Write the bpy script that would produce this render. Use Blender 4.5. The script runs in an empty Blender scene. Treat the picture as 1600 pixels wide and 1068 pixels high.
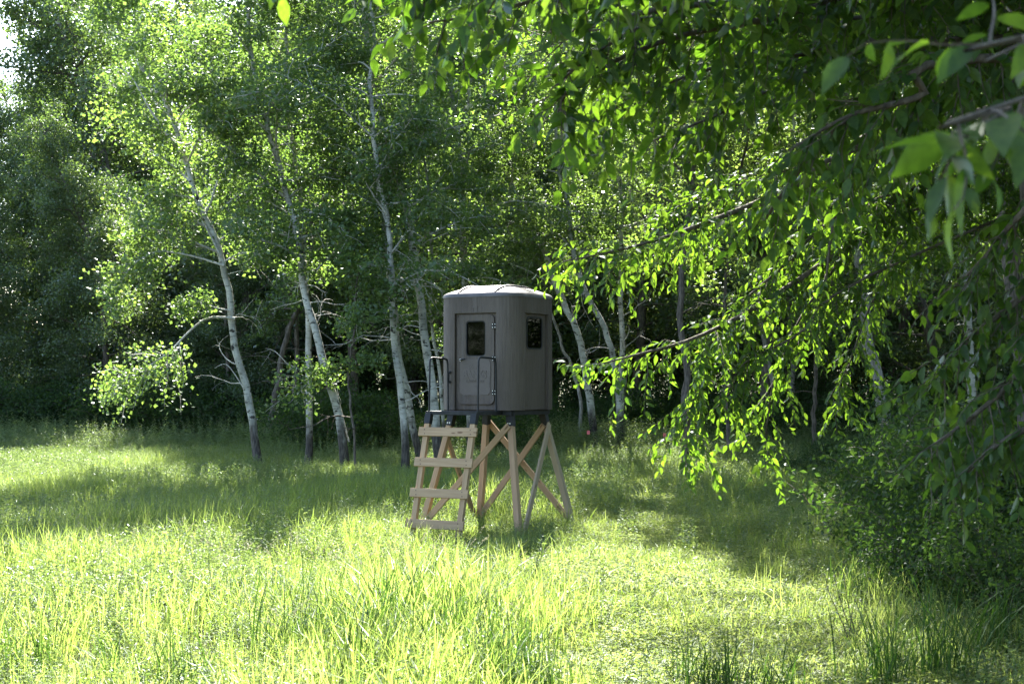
import bpy, bmesh, math, random
import numpy as np
from mathutils import Vector, Matrix, Euler

R = math.radians
scn = bpy.context.scene
COL = scn.collection
rng = np.random.default_rng(7)

# ------------------------------------------------------------------ camera, sky, sun, exposure
CAM_H = 2.45
PITCH = math.atan(66 / 2400)
cam = bpy.data.cameras.new('camera')
cam.sensor_width = 36.0
cam.lens = 54.0
cam.clip_start = 0.05
cam.clip_end = 2000
cam.dof.use_dof = True
cam.dof.focus_distance = 25.5
cam.dof.aperture_fstop = 5.6
cam_o = bpy.data.objects.new('camera', cam)
cam_o.location = (0, 0, CAM_H)
cam_o.rotation_euler = (R(90) + PITCH, 0, 0)
COL.objects.link(cam_o)
scn.camera = cam_o

SUN_AZ, SUN_EL = R(1), R(45)      # azimuth from +Y (towards the wood), negative = left
world = bpy.data.worlds.new('World')
scn.world = world
world.use_nodes = True
wn = world.node_tree
wn.nodes.clear()
sky = wn.nodes.new('ShaderNodeTexSky')
sky.sky_type = 'NISHITA'
sky.sun_disc = False
sky.sun_elevation = SUN_EL
sky.sun_rotation = SUN_AZ
sky.air_density = 1.0
sky.dust_density = 1.5
bgn = wn.nodes.new('ShaderNodeBackground')
bgn.inputs['Strength'].default_value = 0.10
wo = wn.nodes.new('ShaderNodeOutputWorld')
wn.links.new(sky.outputs[0], bgn.inputs[0])
wn.links.new(bgn.outputs[0], wo.inputs[0])

sun = bpy.data.lights.new('sun', 'SUN')
sun.energy = 5.0
sun.angle = R(0.5)
sun.color = (1.0, 0.95, 0.86)
sun_o = bpy.data.objects.new('sun', sun)
sv = Vector((math.sin(SUN_AZ) * math.cos(SUN_EL), math.cos(SUN_AZ) * math.cos(SUN_EL), math.sin(SUN_EL)))
sun_o.rotation_euler = (-sv).to_track_quat('-Z', 'Y').to_euler()
sun_o.location = (-10, 40, 60)
COL.objects.link(sun_o)

scn.view_settings.view_transform = 'Standard'
scn.view_settings.look = 'None'
scn.view_settings.gamma = 1.0
scn.view_settings.use_curve_mapping = False
scn.view_settings.exposure = 2.95
scn.render.engine = 'CYCLES'
scn.cycles.max_bounces = 7
scn.cycles.diffuse_bounces = 4
scn.cycles.glossy_bounces = 2
scn.cycles.transmission_bounces = 4
scn.cycles.transparent_max_bounces = 4
scn.cycles.sample_clamp_indirect = 3.0
scn.cycles.use_denoising = True
scn.cycles.denoising_prefilter = 'NONE'
scn.cycles.use_adaptive_sampling = False


# ------------------------------------------------------------------ helpers
def at(px, py, d):
    """world point seen at photo pixel (px, py), d metres away along +Y"""
    u = (px - 800) / 2400
    v = (534 - py) / 2400
    yy = math.cos(PITCH) - v * math.sin(PITCH)
    zz = math.sin(PITCH) + v * math.cos(PITCH)
    k = d / yy
    return np.array([u * k, d, CAM_H + zz * k])


def gz(x, y):
    x = np.asarray(x, float)
    y = np.asarray(y, float)
    z = 0.02 * np.maximum(0, y - 26) - 0.0001 * np.maximum(0, y - 60) ** 2 * (y < 160) - 1.0 * (y >= 160)
    z = z + 0.05 * np.sin(x * 0.35 + 1.3) * np.sin(y * 0.27) + 0.025 * np.sin(x * 0.9 + y * 0.7)
    z = z + 0.012 * np.maximum(0, x - 5.5) ** 1.5 * (y < 60)
    return z


def tag(o, label=None, cat=None, group=None, kind=None):
    if label:
        o['label'] = label
    if cat:
        o['category'] = cat
    if group:
        o['group'] = group
    if kind:
        o['kind'] = kind
    return o


def empty(name, loc, rz=0.0, label=None, cat=None, group=None):
    o = bpy.data.objects.new(name, None)
    o.empty_display_size = 0.2
    COL.objects.link(o)
    o.location = loc
    o.rotation_euler = (0, 0, rz)
    return tag(o, label, cat, group)


def link(name, me, parent=None):
    o = bpy.data.objects.new(name, me)
    COL.objects.link(o)
    if parent is not None:
        o.parent = parent
    return o


def nrm(a):
    a = np.asarray(a, float)
    return a / (np.linalg.norm(a, axis=-1, keepdims=True) + 1e-12)


class G:
    """collects quads and triangles, builds ONE mesh"""

    def __init__(self):
        self.V, self.F, self.A, self.M = [], [], [], []
        self.fix = False
        self.n = 0

    def add(self, V, F, rnd=0.5, mi=0):
        V = np.asarray(V, float).reshape(-1, 3)
        F = np.asarray(F, int)
        self.V.append(V)
        self.F.append(F + self.n)
        a = np.broadcast_to(np.asarray(rnd, float), (len(F),)) if np.ndim(rnd) <= 1 else rnd
        self.A.append(np.array(a))
        self.M.append(np.full(len(F), mi))
        self.n += len(V)

    def tube(self, P, rad, k=6, rnd=0.5, mi=0, cap=True):
        P = np.asarray(P, float)
        n = len(P)
        rad = np.broadcast_to(np.asarray(rad, float), (n,))
        T = np.gradient(P, axis=0)
        T = nrm(T)
        ref = np.array([1.0, 0, 0]) if abs(T[0][0]) < 0.8 else np.array([0, 1.0, 0])
        U = nrm(np.cross(T[0], ref))
        ang = np.arange(k) * 2 * math.pi / k
        ca, sa = np.cos(ang)[:, None], np.sin(ang)[:, None]
        rows = []
        for i in range(n):
            U = nrm(U - T[i] * np.dot(U, T[i]))
            W = np.cross(T[i], U)
            rows.append(P[i] + rad[i] * (ca * U + sa * W))
        V = np.concatenate(rows)
        i, j = np.meshgrid(np.arange(n - 1), np.arange(k), indexing='ij')
        j2 = (j + 1) % k
        F = np.stack([i * k + j, i * k + j2, (i + 1) * k + j2, (i + 1) * k + j], -1).reshape(-1, 4)
        self.add(V, F, rnd, mi)
        if cap and k >= 5:
            self.add(np.concatenate([rows[0], [P[0]]]), [[(q + 1) % k, q, k] for q in range(k)], rnd, mi)
            self.add(np.concatenate([rows[-1], [P[-1]]]), [[q, (q + 1) % k, k] for q in range(k)], rnd, mi)

    def mesh(self, name, mats, smooth=False):
        me = bpy.data.meshes.new(name)
        V = np.concatenate(self.V)
        me.vertices.add(len(V))
        me.vertices.foreach_set('co', V.astype(np.float32).ravel())
        li = np.concatenate([f.ravel() for f in self.F])
        cnt = np.concatenate([np.full(len(f), f.shape[1]) for f in self.F])
        me.loops.add(len(li))
        me.loops.foreach_set('vertex_index', li.astype(np.int32))
        me.polygons.add(len(cnt))
        st = np.concatenate([[0], np.cumsum(cnt)[:-1]])
        me.polygons.foreach_set('loop_start', st.astype(np.int32))
        me.polygons.foreach_set('loop_total', cnt.astype(np.int32))
        me.polygons.foreach_set('use_smooth', np.full(len(cnt), smooth))
        me.polygons.foreach_set('material_index', np.concatenate(self.M).astype(np.int32))
        at_ = me.attributes.new('rnd', 'FLOAT', 'FACE')
        at_.data.foreach_set('value', np.concatenate(self.A).astype(np.float32))
        for m in (mats if isinstance(mats, (list, tuple)) else [mats]):
            me.materials.append(m)
        me.update(calc_edges=True)
        if self.fix:
            bm = bmesh.new()
            bm.from_mesh(me)
            bmesh.ops.remove_doubles(bm, verts=bm.verts, dist=1e-5)
            bmesh.ops.recalc_face_normals(bm, faces=bm.faces)
            bm.to_mesh(me)
            bm.free()
        return me

    def build(self, name, mats, parent=None, smooth=False):
        return link(name, self.mesh(name, mats, smooth), parent)


def box(g, c, s, rnd=0.5, mi=0, M=None):
    c, s = np.array(c, float), np.array(s, float) / 2
    V = np.array([[x, y, z] for x in (-1, 1) for y in (-1, 1) for z in (-1, 1)]) * s + c
    if M is not None:
        V = np.array([M @ Vector(v) for v in V])
    g.add(V, [[0, 1, 3, 2], [4, 6, 7, 5], [0, 4, 5, 1], [2, 3, 7, 6], [0, 2, 6, 4], [1, 5, 7, 3]], rnd, mi)


def bevel(o, w, seg=2, ang=35):
    m = o.modifiers.new('bevel', 'BEVEL')
    m.width = w
    m.segments = seg
    m.limit_method = 'ANGLE'
    m.angle_limit = R(ang)
    return o


# ------------------------------------------------------------------ materials
class NT:
    def __init__(self, name):
        self.m = bpy.data.materials.new(name)
        self.m.use_nodes = True
        self.t = self.m.node_tree
        self.t.nodes.clear()
        self.out = self.n('ShaderNodeOutputMaterial')

    def n(self, ty, **kw):
        x = self.t.nodes.new(ty)
        for k, v in kw.items():
            setattr(x, k, v)
        return x

    def l(self, a, b):
        self.t.links.new(a, b)

    def noise(self, vec, scale, detail=4, rough=0.55):
        x = self.n('ShaderNodeTexNoise')
        x.inputs['Scale'].default_value = scale
        x.inputs['Detail'].default_value = detail
        x.inputs['Roughness'].default_value = rough
        if vec is not None:
            self.l(vec, x.inputs['Vector'])
        return x.outputs['Fac']

    def objvec(self, sc=(1, 1, 1)):
        tc = self.n('ShaderNodeTexCoord')
        mp = self.n('ShaderNodeMapping')
        mp.inputs['Scale'].default_value = sc
        self.l(tc.outputs['Object'], mp.inputs['Vector'])
        return mp.outputs['Vector']

    def ramp(self, fac, stops):
        x = self.n('ShaderNodeValToRGB')
        e = x.color_ramp.elements
        while len(e) < len(stops):
            e.new(0.5)
        for q, (p, c) in zip(e, stops):
            q.position = p
            q.color = (c[0], c[1], c[2], 1)
        self.l(fac, x.inputs['Fac'])
        return x.outputs['Color']

    def mix(self, fac, a, b, mode='MIX'):
        x = self.n('ShaderNodeMix', data_type='RGBA', blend_type=mode)
        for s, v in ((x.inputs[0], fac), (x.inputs[6], a), (x.inputs[7], b)):
            if isinstance(v, (int, float)):
                s.default_value = v
            elif isinstance(v, (tuple, list)):
                s.default_value = (v[0], v[1], v[2], 1)
            else:
                self.l(v, s)
        return x.outputs[2]

    def math(self, op, a, b=0.0):
        x = self.n('ShaderNodeMath', operation=op)
        for s, v in ((x.inputs[0], a), (x.inputs[1], b)):
            if isinstance(v, (int, float)):
                s.default_value = v
            else:
                self.l(v, s)
        return x.outputs[0]

    def bump(self, h, strength, dist):
        x = self.n('ShaderNodeBump')
        x.inputs['Strength'].default_value = strength
        x.inputs['Distance'].default_value = dist
        self.l(h, x.inputs['Height'])
        return x.outputs['Normal']

    def principled(self, color, rough=0.6, normal=None, metal=0.0, spec=0.5):
        p = self.n('ShaderNodeBsdfPrincipled')
        if isinstance(color, (tuple, list)):
            p.inputs['Base Color'].default_value = (*color, 1)
        else:
            self.l(color, p.inputs['Base Color'])
        if isinstance(rough, (int, float)):
            p.inputs['Roughness'].default_value = rough
        else:
            self.l(rough, p.inputs['Roughness'])
        p.inputs['Metallic'].default_value = metal
        p.inputs['Specular IOR Level'].default_value = spec
        if normal is not None:
            self.l(normal, p.inputs['Normal'])
        self.l(p.outputs[0], self.out.inputs['Surface'])
        return p


def leaf_mat(name, ca, cb, ta, tb, trans=0.5, gloss=0.06, rough=0.35, patch=None):
    """leaf blade: diffuse + translucent + a waxy sheen; ca..cb reflected, ta..tb transmitted colour"""
    t = NT(name)
    a = t.n('ShaderNodeAttribute', attribute_name='rnd')
    oi = t.n('ShaderNodeObjectInfo')
    f = t.math('FRACT', t.math('ADD', a.outputs['Fac'], t.math('MULTIPLY', oi.outputs['Random'], 0.35)))
    f = a.outputs['Fac'] if patch is None else f
    v = t.math('ADD', t.math('MULTIPLY', oi.outputs['Random'], 0.3), t.math('MULTIPLY', a.outputs['Fac'], 0.7))
    dc = t.mix(v, ca, cb)
    tc = t.mix(v, ta, tb)
    if name == 'elm_leaf':
        geo = t.n('ShaderNodeNewGeometry')
        mo = t.noise(geo.outputs['Position'], 45, 4, 0.6)
        mr = t.ramp(mo, [(0.3, (0.72, 0.74, 0.7)), (0.5, (1, 1, 1)), (0.72, (1.25, 1.18, 1.0))])
        dc = t.mix(1.0, dc, mr, 'MULTIPLY')
        tc = t.mix(1.0, tc, mr, 'MULTIPLY')
    d = t.n('ShaderNodeBsdfDiffuse')
    tr = t.n('ShaderNodeBsdfTranslucent')
    t.l(dc, d.inputs['Color'])
    t.l(tc, tr.inputs['Color'])
    mx = t.n('ShaderNodeMixShader')
    mx.inputs[0].default_value = trans
    t.l(d.outputs[0], mx.inputs[1])
    t.l(tr.outputs[0], mx.inputs[2])
    gl = t.n('ShaderNodeBsdfGlossy')
    gl.inputs['Roughness'].default_value = rough + 0.08
    gl.inputs['Color'].default_value = (0.9, 0.95, 0.95, 1)
    fr = t.n('ShaderNodeLayerWeight')
    fr.inputs['Blend'].default_value = 0.25
    fac = t.math('MULTIPLY', t.math('ADD', fr.outputs['Fresnel'], 0.2), gloss)
    m2 = t.n('ShaderNodeMixShader')
    t.l(fac, m2.inputs[0])
    t.l(mx.outputs[0], m2.inputs[1])
    t.l(gl.outputs[0], m2.inputs[2])
    t.l(m2.outputs[0], t.out.inputs['Surface'])
    return t.m


M = {}
M['aspen_leaf'] = leaf_mat('aspen_leaf', (0.055, 0.095, 0.042), (0.10, 0.14, 0.058), (0.09, 0.19, 0.025), (0.25, 0.37, 0.06), 0.52, 0.10, 0.32)
M['wood_leaf'] = leaf_mat('wood_leaf', (0.048, 0.08, 0.036), (0.09, 0.125, 0.054), (0.11, 0.21, 0.03), (0.25, 0.35, 0.06), 0.52, 0.12, 0.32)
M['oak_leaf'] = leaf_mat('oak_leaf', (0.042, 0.072, 0.032), (0.08, 0.112, 0.048), (0.08, 0.16, 0.022), (0.18, 0.26, 0.045), 0.47, 0.14, 0.32)
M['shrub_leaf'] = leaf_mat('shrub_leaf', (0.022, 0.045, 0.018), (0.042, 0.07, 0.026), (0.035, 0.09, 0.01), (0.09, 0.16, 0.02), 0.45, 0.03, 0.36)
M['elm_leaf'] = leaf_mat('elm_leaf', (0.026, 0.054, 0.016), (0.052, 0.092, 0.028), (0.05, 0.14, 0.006), (0.19, 0.32, 0.022), 0.52, 0.055, 0.36)
M['grass'] = leaf_mat('grass_blade', (0.06, 0.11, 0.026), (0.105, 0.142, 0.048), (0.19, 0.325, 0.034), (0.42, 0.48, 0.125), 0.5, 0.022, 0.4)
M['clover'] = leaf_mat('clover_leaf', (0.08, 0.12, 0.032), (0.12, 0.15, 0.055), (0.20, 0.30, 0.04), (0.39, 0.44, 0.12), 0.47, 0.05, 0.45)
M['forb'] = leaf_mat('forb_leaf', (0.07, 0.115, 0.042), (0.115, 0.155, 0.07), (0.15, 0.26, 0.04), (0.30, 0.38, 0.09), 0.45, 0.11, 0.38)
M['straw'] = leaf_mat('seed_head', (0.30, 0.27, 0.19), (0.42, 0.39, 0.31), (0.26, 0.24, 0.15), (0.36, 0.34, 0.25), 0.4, 0.05, 0.5)


def mk_bark_aspen():
    t = NT('aspen_bark')
    v = t.objvec((1, 1, 1))
    band = t.noise(t.objvec((4.5, 4.5, 17.0)), 1.0, 5, 0.65)
    big = t.noise(v, 2.2, 3)
    base = t.ramp(big, [(0.3, (0.20, 0.20, 0.17)), (0.5, (0.36, 0.36, 0.315)), (0.75, (0.50, 0.50, 0.45))])
    lent = t.ramp(band, [(0.33, (0.22, 0.21, 0.19)), (0.43, (0.8, 0.8, 0.8)), (0.6, (1, 1, 1))])
    c = t.mix(1.0, base, lent, 'MULTIPLY')
    knot = t.noise(t.objvec((5.5, 5.5, 8.0)), 1.0, 2)
    kn = t.ramp(knot, [(0.61, (1, 1, 1)), (0.67, (0.09, 0.085, 0.08))])
    c = t.mix(1.0, c, kn, 'MULTIPLY')
    # old furrowed dark bark on the lowest metre and a half of the stem
    sep = t.n('ShaderNodeSeparateXYZ')
    tcn = t.n('ShaderNodeTexCoord')
    t.l(tcn.outputs['Object'], sep.inputs[0])
    low = t.math('ADD', sep.outputs['Z'], t.math('MULTIPLY', t.noise(t.objvec((7, 7, 2.2)), 1.0, 4), 1.7))
    lowc = t.ramp(t.math('MULTIPLY', low, 0.4), [(0.74, (1, 1, 1)), (0.95, (0, 0, 0))])
    fur = t.noise(t.objvec((28, 28, 5)), 1.0, 4)
    dk = t.ramp(fur, [(0.35, (0.018, 0.016, 0.014)), (0.65, (0.085, 0.075, 0.064))])
    c = t.mix(lowc, c, dk)
    nb = t.bump(t.math('ADD', band, fur), 0.5, 0.02)
    t.principled(c, 0.75, nb, spec=0.3)
    return t.m


def mk_bark(name, c0, c1, zs=4):
    t = NT(name)
    f = t.noise(t.objvec((24, 24, zs)), 1.0, 5)
    c = t.ramp(f, [(0.32, c0), (0.68, c1)])
    lich = t.noise(t.objvec((3, 3, 3)), 1.0, 4)
    lc = t.ramp(lich, [(0.55, (0, 0, 0)), (0.72, (0.5, 0.5, 0.5))])
    c = t.mix(lc, c, tuple(min(1, q * 1.6) for q in c1))
    t.principled(c, 0.85, t.bump(f, 0.8, 0.03), spec=0.2)
    return t.m


M['aspen_bark'] = mk_bark_aspen()
M['dark_bark'] = mk_bark('dark_bark', (0.035, 0.03, 0.025), (0.15, 0.13, 0.11))
M['grey_bark'] = mk_bark('grey_bark', (0.10, 0.095, 0.085), (0.32, 0.31, 0.28))
M['twig_bark'] = mk_bark('twig_bark', (0.05, 0.042, 0.034), (0.13, 0.11, 0.085))
M['pale_twig'] = mk_bark('pale_twig', (0.24, 0.23, 0.2), (0.48, 0.47, 0.43), 12)

t = NT('soil')
n1 = t.noise(t.objvec((1, 1, 1)), 0.6, 5)
n2 = t.noise(t.objvec((1, 1, 1)), 14, 6, 0.7)
c = t.ramp(n1, [(0.3, (0.05, 0.06, 0.022)), (0.7, (0.085, 0.08, 0.04))])
c = t.mix(0.6, c, t.ramp(n2, [(0.3, (0.3, 0.3, 0.3)), (0.7, (1, 1, 1))]), 'MULTIPLY')
t.principled(c, 0.95, t.bump(n2, 1.0, 0.04), spec=0.1)
M['soil'] = t.m

t = NT('blind_plastic')
bk = t.noise(t.objvec((34, 34, 3.2)), 1.0, 6, 0.65)
fine = t.noise(t.objvec((140, 140, 40)), 1.0, 3)
pat = t.noise(t.objvec((1.3, 1.3, 0.6)), 1.0, 4)
c = t.ramp(pat, [(0.3, (0.070, 0.055, 0.044)), (0.7, (0.112, 0.090, 0.074))])
c = t.mix(0.5, c, t.ramp(bk, [(0.3, (0.5, 0.48, 0.45)), (0.52, (0.95, 0.95, 0.95)), (0.75, (1.25, 1.20, 1.12))]), 'MULTIPLY')
drip = t.noise(t.objvec((9, 9, 0.5)), 1.0, 3)
c = t.mix(t.ramp(drip, [(0.56, (0, 0, 0)), (0.75, (0.45, 0.45, 0.45))]), c, (0.15, 0.135, 0.125))
t.principled(c, 0.62, t.bump(t.math('ADD', bk, t.math('MULTIPLY', fine, 0.4)), 0.8, 0.02), spec=0.3)
M['plastic'] = t.m
t = NT('blind_plastic_smooth')
pat = t.noise(t.objvec((3, 3, 3)), 1.0, 4)
c = t.ramp(pat, [(0.3, (0.080, 0.064, 0.054)), (0.7, (0.108, 0.087, 0.075))])
t.principled(c, 0.55, t.bump(t.noise(t.objvec((60, 60, 60)), 1.0, 3), 0.2, 0.004), spec=0.4)
M['plastic_smooth'] = t.m
t = NT('roof_plastic')
pat = t.noise(t.objvec((5, 5, 5)), 1.0, 5)
c = t.ramp(pat, [(0.3, (0.045, 0.039, 0.037)), (0.7, (0.085, 0.074, 0.071))])
t.principled(c, 0.5, t.bump(t.noise(t.objvec((40, 40, 40)), 1.0, 3), 0.2, 0.005), spec=0.5)
M['roof'] = t.m
t = NT('black_steel')
c = t.ramp(t.noise(t.objvec((12, 12, 12)), 1.0, 5), [(0.35, (0.008, 0.009, 0.010)), (0.7, (0.022, 0.024, 0.027))])
t.principled(c, 0.55, spec=0.3)
M['steel'] = t.m
t = NT('zinc')
t.principled((0.6, 0.6, 0.58), 0.35, metal=0.8)
M['zinc'] = t.m
t = NT('rubber')
t.principled((0.012, 0.012, 0.012), 0.7)
M['rubber'] = t.m
t = NT('tinted_glass')
gl = t.n('ShaderNodeBsdfGlossy')
gl.inputs['Roughness'].default_value = 0.02
gl.inputs['Color'].default_value = (0.9, 0.95, 0.95, 1)
tp = t.n('ShaderNodeBsdfTransparent')
tp.inputs['Color'].default_value = (0.05, 0.055, 0.06, 1)
fr = t.n('ShaderNodeFresnel')
fr.inputs['IOR'].default_value = 1.55
mx = t.n('ShaderNodeMixShader')
t.l(t.math('MULTIPLY', fr.outputs[0], 0.33), mx.inputs[0])
t.l(tp.outputs[0], mx.inputs[1])
t.l(gl.outputs[0], mx.inputs[2])
t.l(mx.outputs[0], t.out.inputs['Surface'])
M['glass'] = t.m


def mk_wood(name, a, b, dark):
    t = NT(name)
    oi = t.n('ShaderNodeObjectInfo')
    tc = t.n('ShaderNodeTexCoord')
    mp = t.n('ShaderNodeMapping')
    t.l(tc.outputs['Object'], mp.inputs['Vector'])
    cmb = t.n('ShaderNodeCombineXYZ')
    r50 = t.math('MULTIPLY', oi.outputs['Random'], 50)
    for q in range(3):
        t.l(r50, cmb.inputs[q])
    t.l(cmb.outputs[0], mp.inputs['Location'])
    def sc(s):
        m2 = t.n('ShaderNodeMapping')
        m2.inputs['Scale'].default_value = s
        t.l(mp.outputs[0], m2.inputs['Vector'])
        return m2.outputs[0]
    grain = t.noise(sc((1.6, 38, 38)), 1.0, 5, 0.6)
    wide = t.noise(sc((0.8, 5, 5)), 1.0, 3)
    c = t.ramp(grain, [(0.3, a), (0.7, b)])
    c = t.mix(t.ramp(wide, [(0.4, (0, 0, 0)), (0.75, (0.5, 0.5, 0.5))]), c, dark)
    c = t.mix(t.math('MULTIPLY', oi.outputs['Random'], 0.35), c, dark)
    kn = t.n('ShaderNodeTexVoronoi')
    kn.inputs['Scale'].default_value = 1.0
    t.l(sc((2.6, 9, 9)), kn.inputs['Vector'])
    c = t.mix(t.ramp(kn.outputs['Distance'], [(0.10, (0.8, 0.8, 0.8)), (0.17, (0, 0, 0))]), c, (0.10, 0.05, 0.025))
    t.principled(c, 0.75, t.bump(grain, 0.35, 0.004), spec=0.25)
    return t.m


M['lumber'] = mk_wood('treated_lumber', (0.31, 0.20, 0.115), (0.46, 0.32, 0.195), (0.26, 0.175, 0.10))
M['lumber_grey'] = mk_wood('weathered_lumber', (0.28, 0.22, 0.15), (0.40, 0.32, 0.225), (0.25, 0.20, 0.13))
M['lumber_red'] = mk_wood('reddish_lumber', (0.32, 0.205, 0.125), (0.45, 0.315, 0.20), (0.28, 0.19, 0.12))
t = NT('flag_pink')
t.principled((0.75, 0.16, 0.18), 0.6)
M['flag'] = t.m

# ------------------------------------------------------------------ ground
ys = np.concatenate([np.linspace(-60, 5, 14), np.linspace(6, 90, 170), np.linspace(95, 160, 10), np.linspace(200, 900, 8)])
xs = np.concatenate([np.linspace(-500, -60, 8), np.linspace(-55, 55, 160), np.linspace(60, 500, 8)])
X, Y = np.meshgrid(xs, ys)
g = G()
nx = len(xs)
i, j = np.meshgrid(np.arange(len(ys) - 1), np.arange(nx - 1), indexing='ij')
F = np.stack([i * nx + j, i * nx + j + 1, (i + 1) * nx + j + 1, (i + 1) * nx + j], -1).reshape(-1, 4)
g.add(np.stack([X, Y, gz(X, Y)], -1).reshape(-1, 3), F)
tag(g.build('ground', M['soil'], smooth=True), 'meadow ground running back under the edge of the wood', kind='structure')


# ------------------------------------------------------------------ leaves and trees
def rand_unit(r, n):
    return nrm(r.normal(size=(n, 3)))


def add_leaves(g, P, size, r, up=0.6, width=0.8, droop=0.3, axis=None, outw=None):
    """two-triangle folded leaf at every point of P"""
    n = len(P)
    if n == 0:
        return
    N = r.normal(size=(n, 3)) + np.array([0, 0, up])
    if outw is not None:
        N = N + outw * 0.6
    N = nrm(N)
    A = r.normal(size=(n, 3)) + np.array([0, 0, -droop])
    A = nrm(A - N * np.sum(A * N, 1, keepdims=True))
    B = np.cross(N, A)
    L = (size * r.uniform(0.7, 1.25, n))[:, None]
    W = L * width * 0.5
    v0 = P
    v1 = P + A * L * 0.45 + B * W + N * L * 0.09
    v2 = P + A * L
    v3 = P + A * L * 0.45 - B * W + N * L * 0.09
    V = np.stack([v0, v1, v2, v3], 1).reshape(-1, 3)
    k = np.arange(n)[:, None] * 4
    F = np.concatenate([k + np.array([[0, 2, 1]]), k + np.array([[0, 3, 2]])], 1).reshape(-1, 3)
    rn = np.clip(r.normal(0.5, 0.22, n), 0, 1)
    g.add(V, F, np.repeat(rn, 2))


def path(r, p, d, L, n, wob=0.12, bend=(0, 0, 0)):
    pts = [np.array(p, float)]
    d = nrm(d)
    for i in range(n):
        d = nrm(d + r.normal(size=3) * wob + np.array(bend) / n)
        pts.append(pts[-1] + d * L / n)
    return np.array(pts)


def along(P, s):
    P = np.asarray(P)
    seg = np.linalg.norm(np.diff(P, axis=0), axis=1)
    c = np.concatenate([[0], np.cumsum(seg)])
    q = np.clip(s, 0, 1) * c[-1]
    i = min(len(seg) - 1, max(0, int(np.searchsorted(c, q) - 1)))
    f = (q - c[i]) / max(seg[i], 1e-9)
    return P[i] + (P[i + 1] - P[i]) * f, nrm(P[i + 1] - P[i])


def smooth_path(P, n=28):
    P = np.asarray(P, float)
    m = len(P)
    t_ = np.linspace(0, m - 1, n)
    out = []
    for q in t_:
        i = min(m - 2, int(q))
        f = q - i
        p0, p1, p2, p3 = P[max(0, i - 1)], P[i], P[i + 1], P[min(m - 1, i + 2)]
        out.append(0.5 * ((2 * p1) + (-p0 + p2) * f + (2 * p0 - 5 * p1 + 4 * p2 - p3) * f * f + (-p0 + 3 * p1 - 3 * p2 + p3) * f ** 3))
    return np.array(out)


def limb_cluster(r, wood, C, D, limb, rad, nsub, sub_f, start=0.25, npt=4, sub_up=0.15):
    """twigs on a limb; appends leaf cluster centres to C"""
    L = np.linalg.norm(np.diff(limb, axis=0), axis=1).sum()
    for j in range(nsub):
        s = start + (1 - start) * (j + r.uniform(0.2, 0.9)) / nsub
        p, tg = along(limb, s)
        side = nrm(np.cross(tg, rand_unit(r, 1)[0]))
        d = nrm(tg * 0.6 + side * 0.9 + np.array([0, 0, sub_up]))
        l = L * sub_f * (1.25 - 0.7 * s) * r.uniform(0.6, 1.3)
        tw = path(r, p, d, l, 4, 0.18, (0, 0, -0.35))
        wood.tube(tw, np.linspace(rad * 0.35, rad * 0.08, 5) + 0.002, 3, cap=False)
        for q in range(npt):
            c, tt = along(tw, (q + 0.6) / npt)
            C.append(c)
            D.append(tt)


def crown_leaves(r, C, per, sig, size, up=0.6, width=0.85, cull=None):
    C = np.array(C)
    n = r.poisson(per, len(C))
    P = np.repeat(C, n, axis=0)
    P = P + r.normal(size=P.shape) * sig * np.array([1, 1, 0.75])
    g = G()
    ctr = np.array([C[:, 0].mean(), C[:, 1].mean(), 0])
    o = nrm((P - ctr) * np.array([1, 1, 0.3]))
    add_leaves(g, P, size, r, up=up, width=width, outw=o)
    return g


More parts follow.
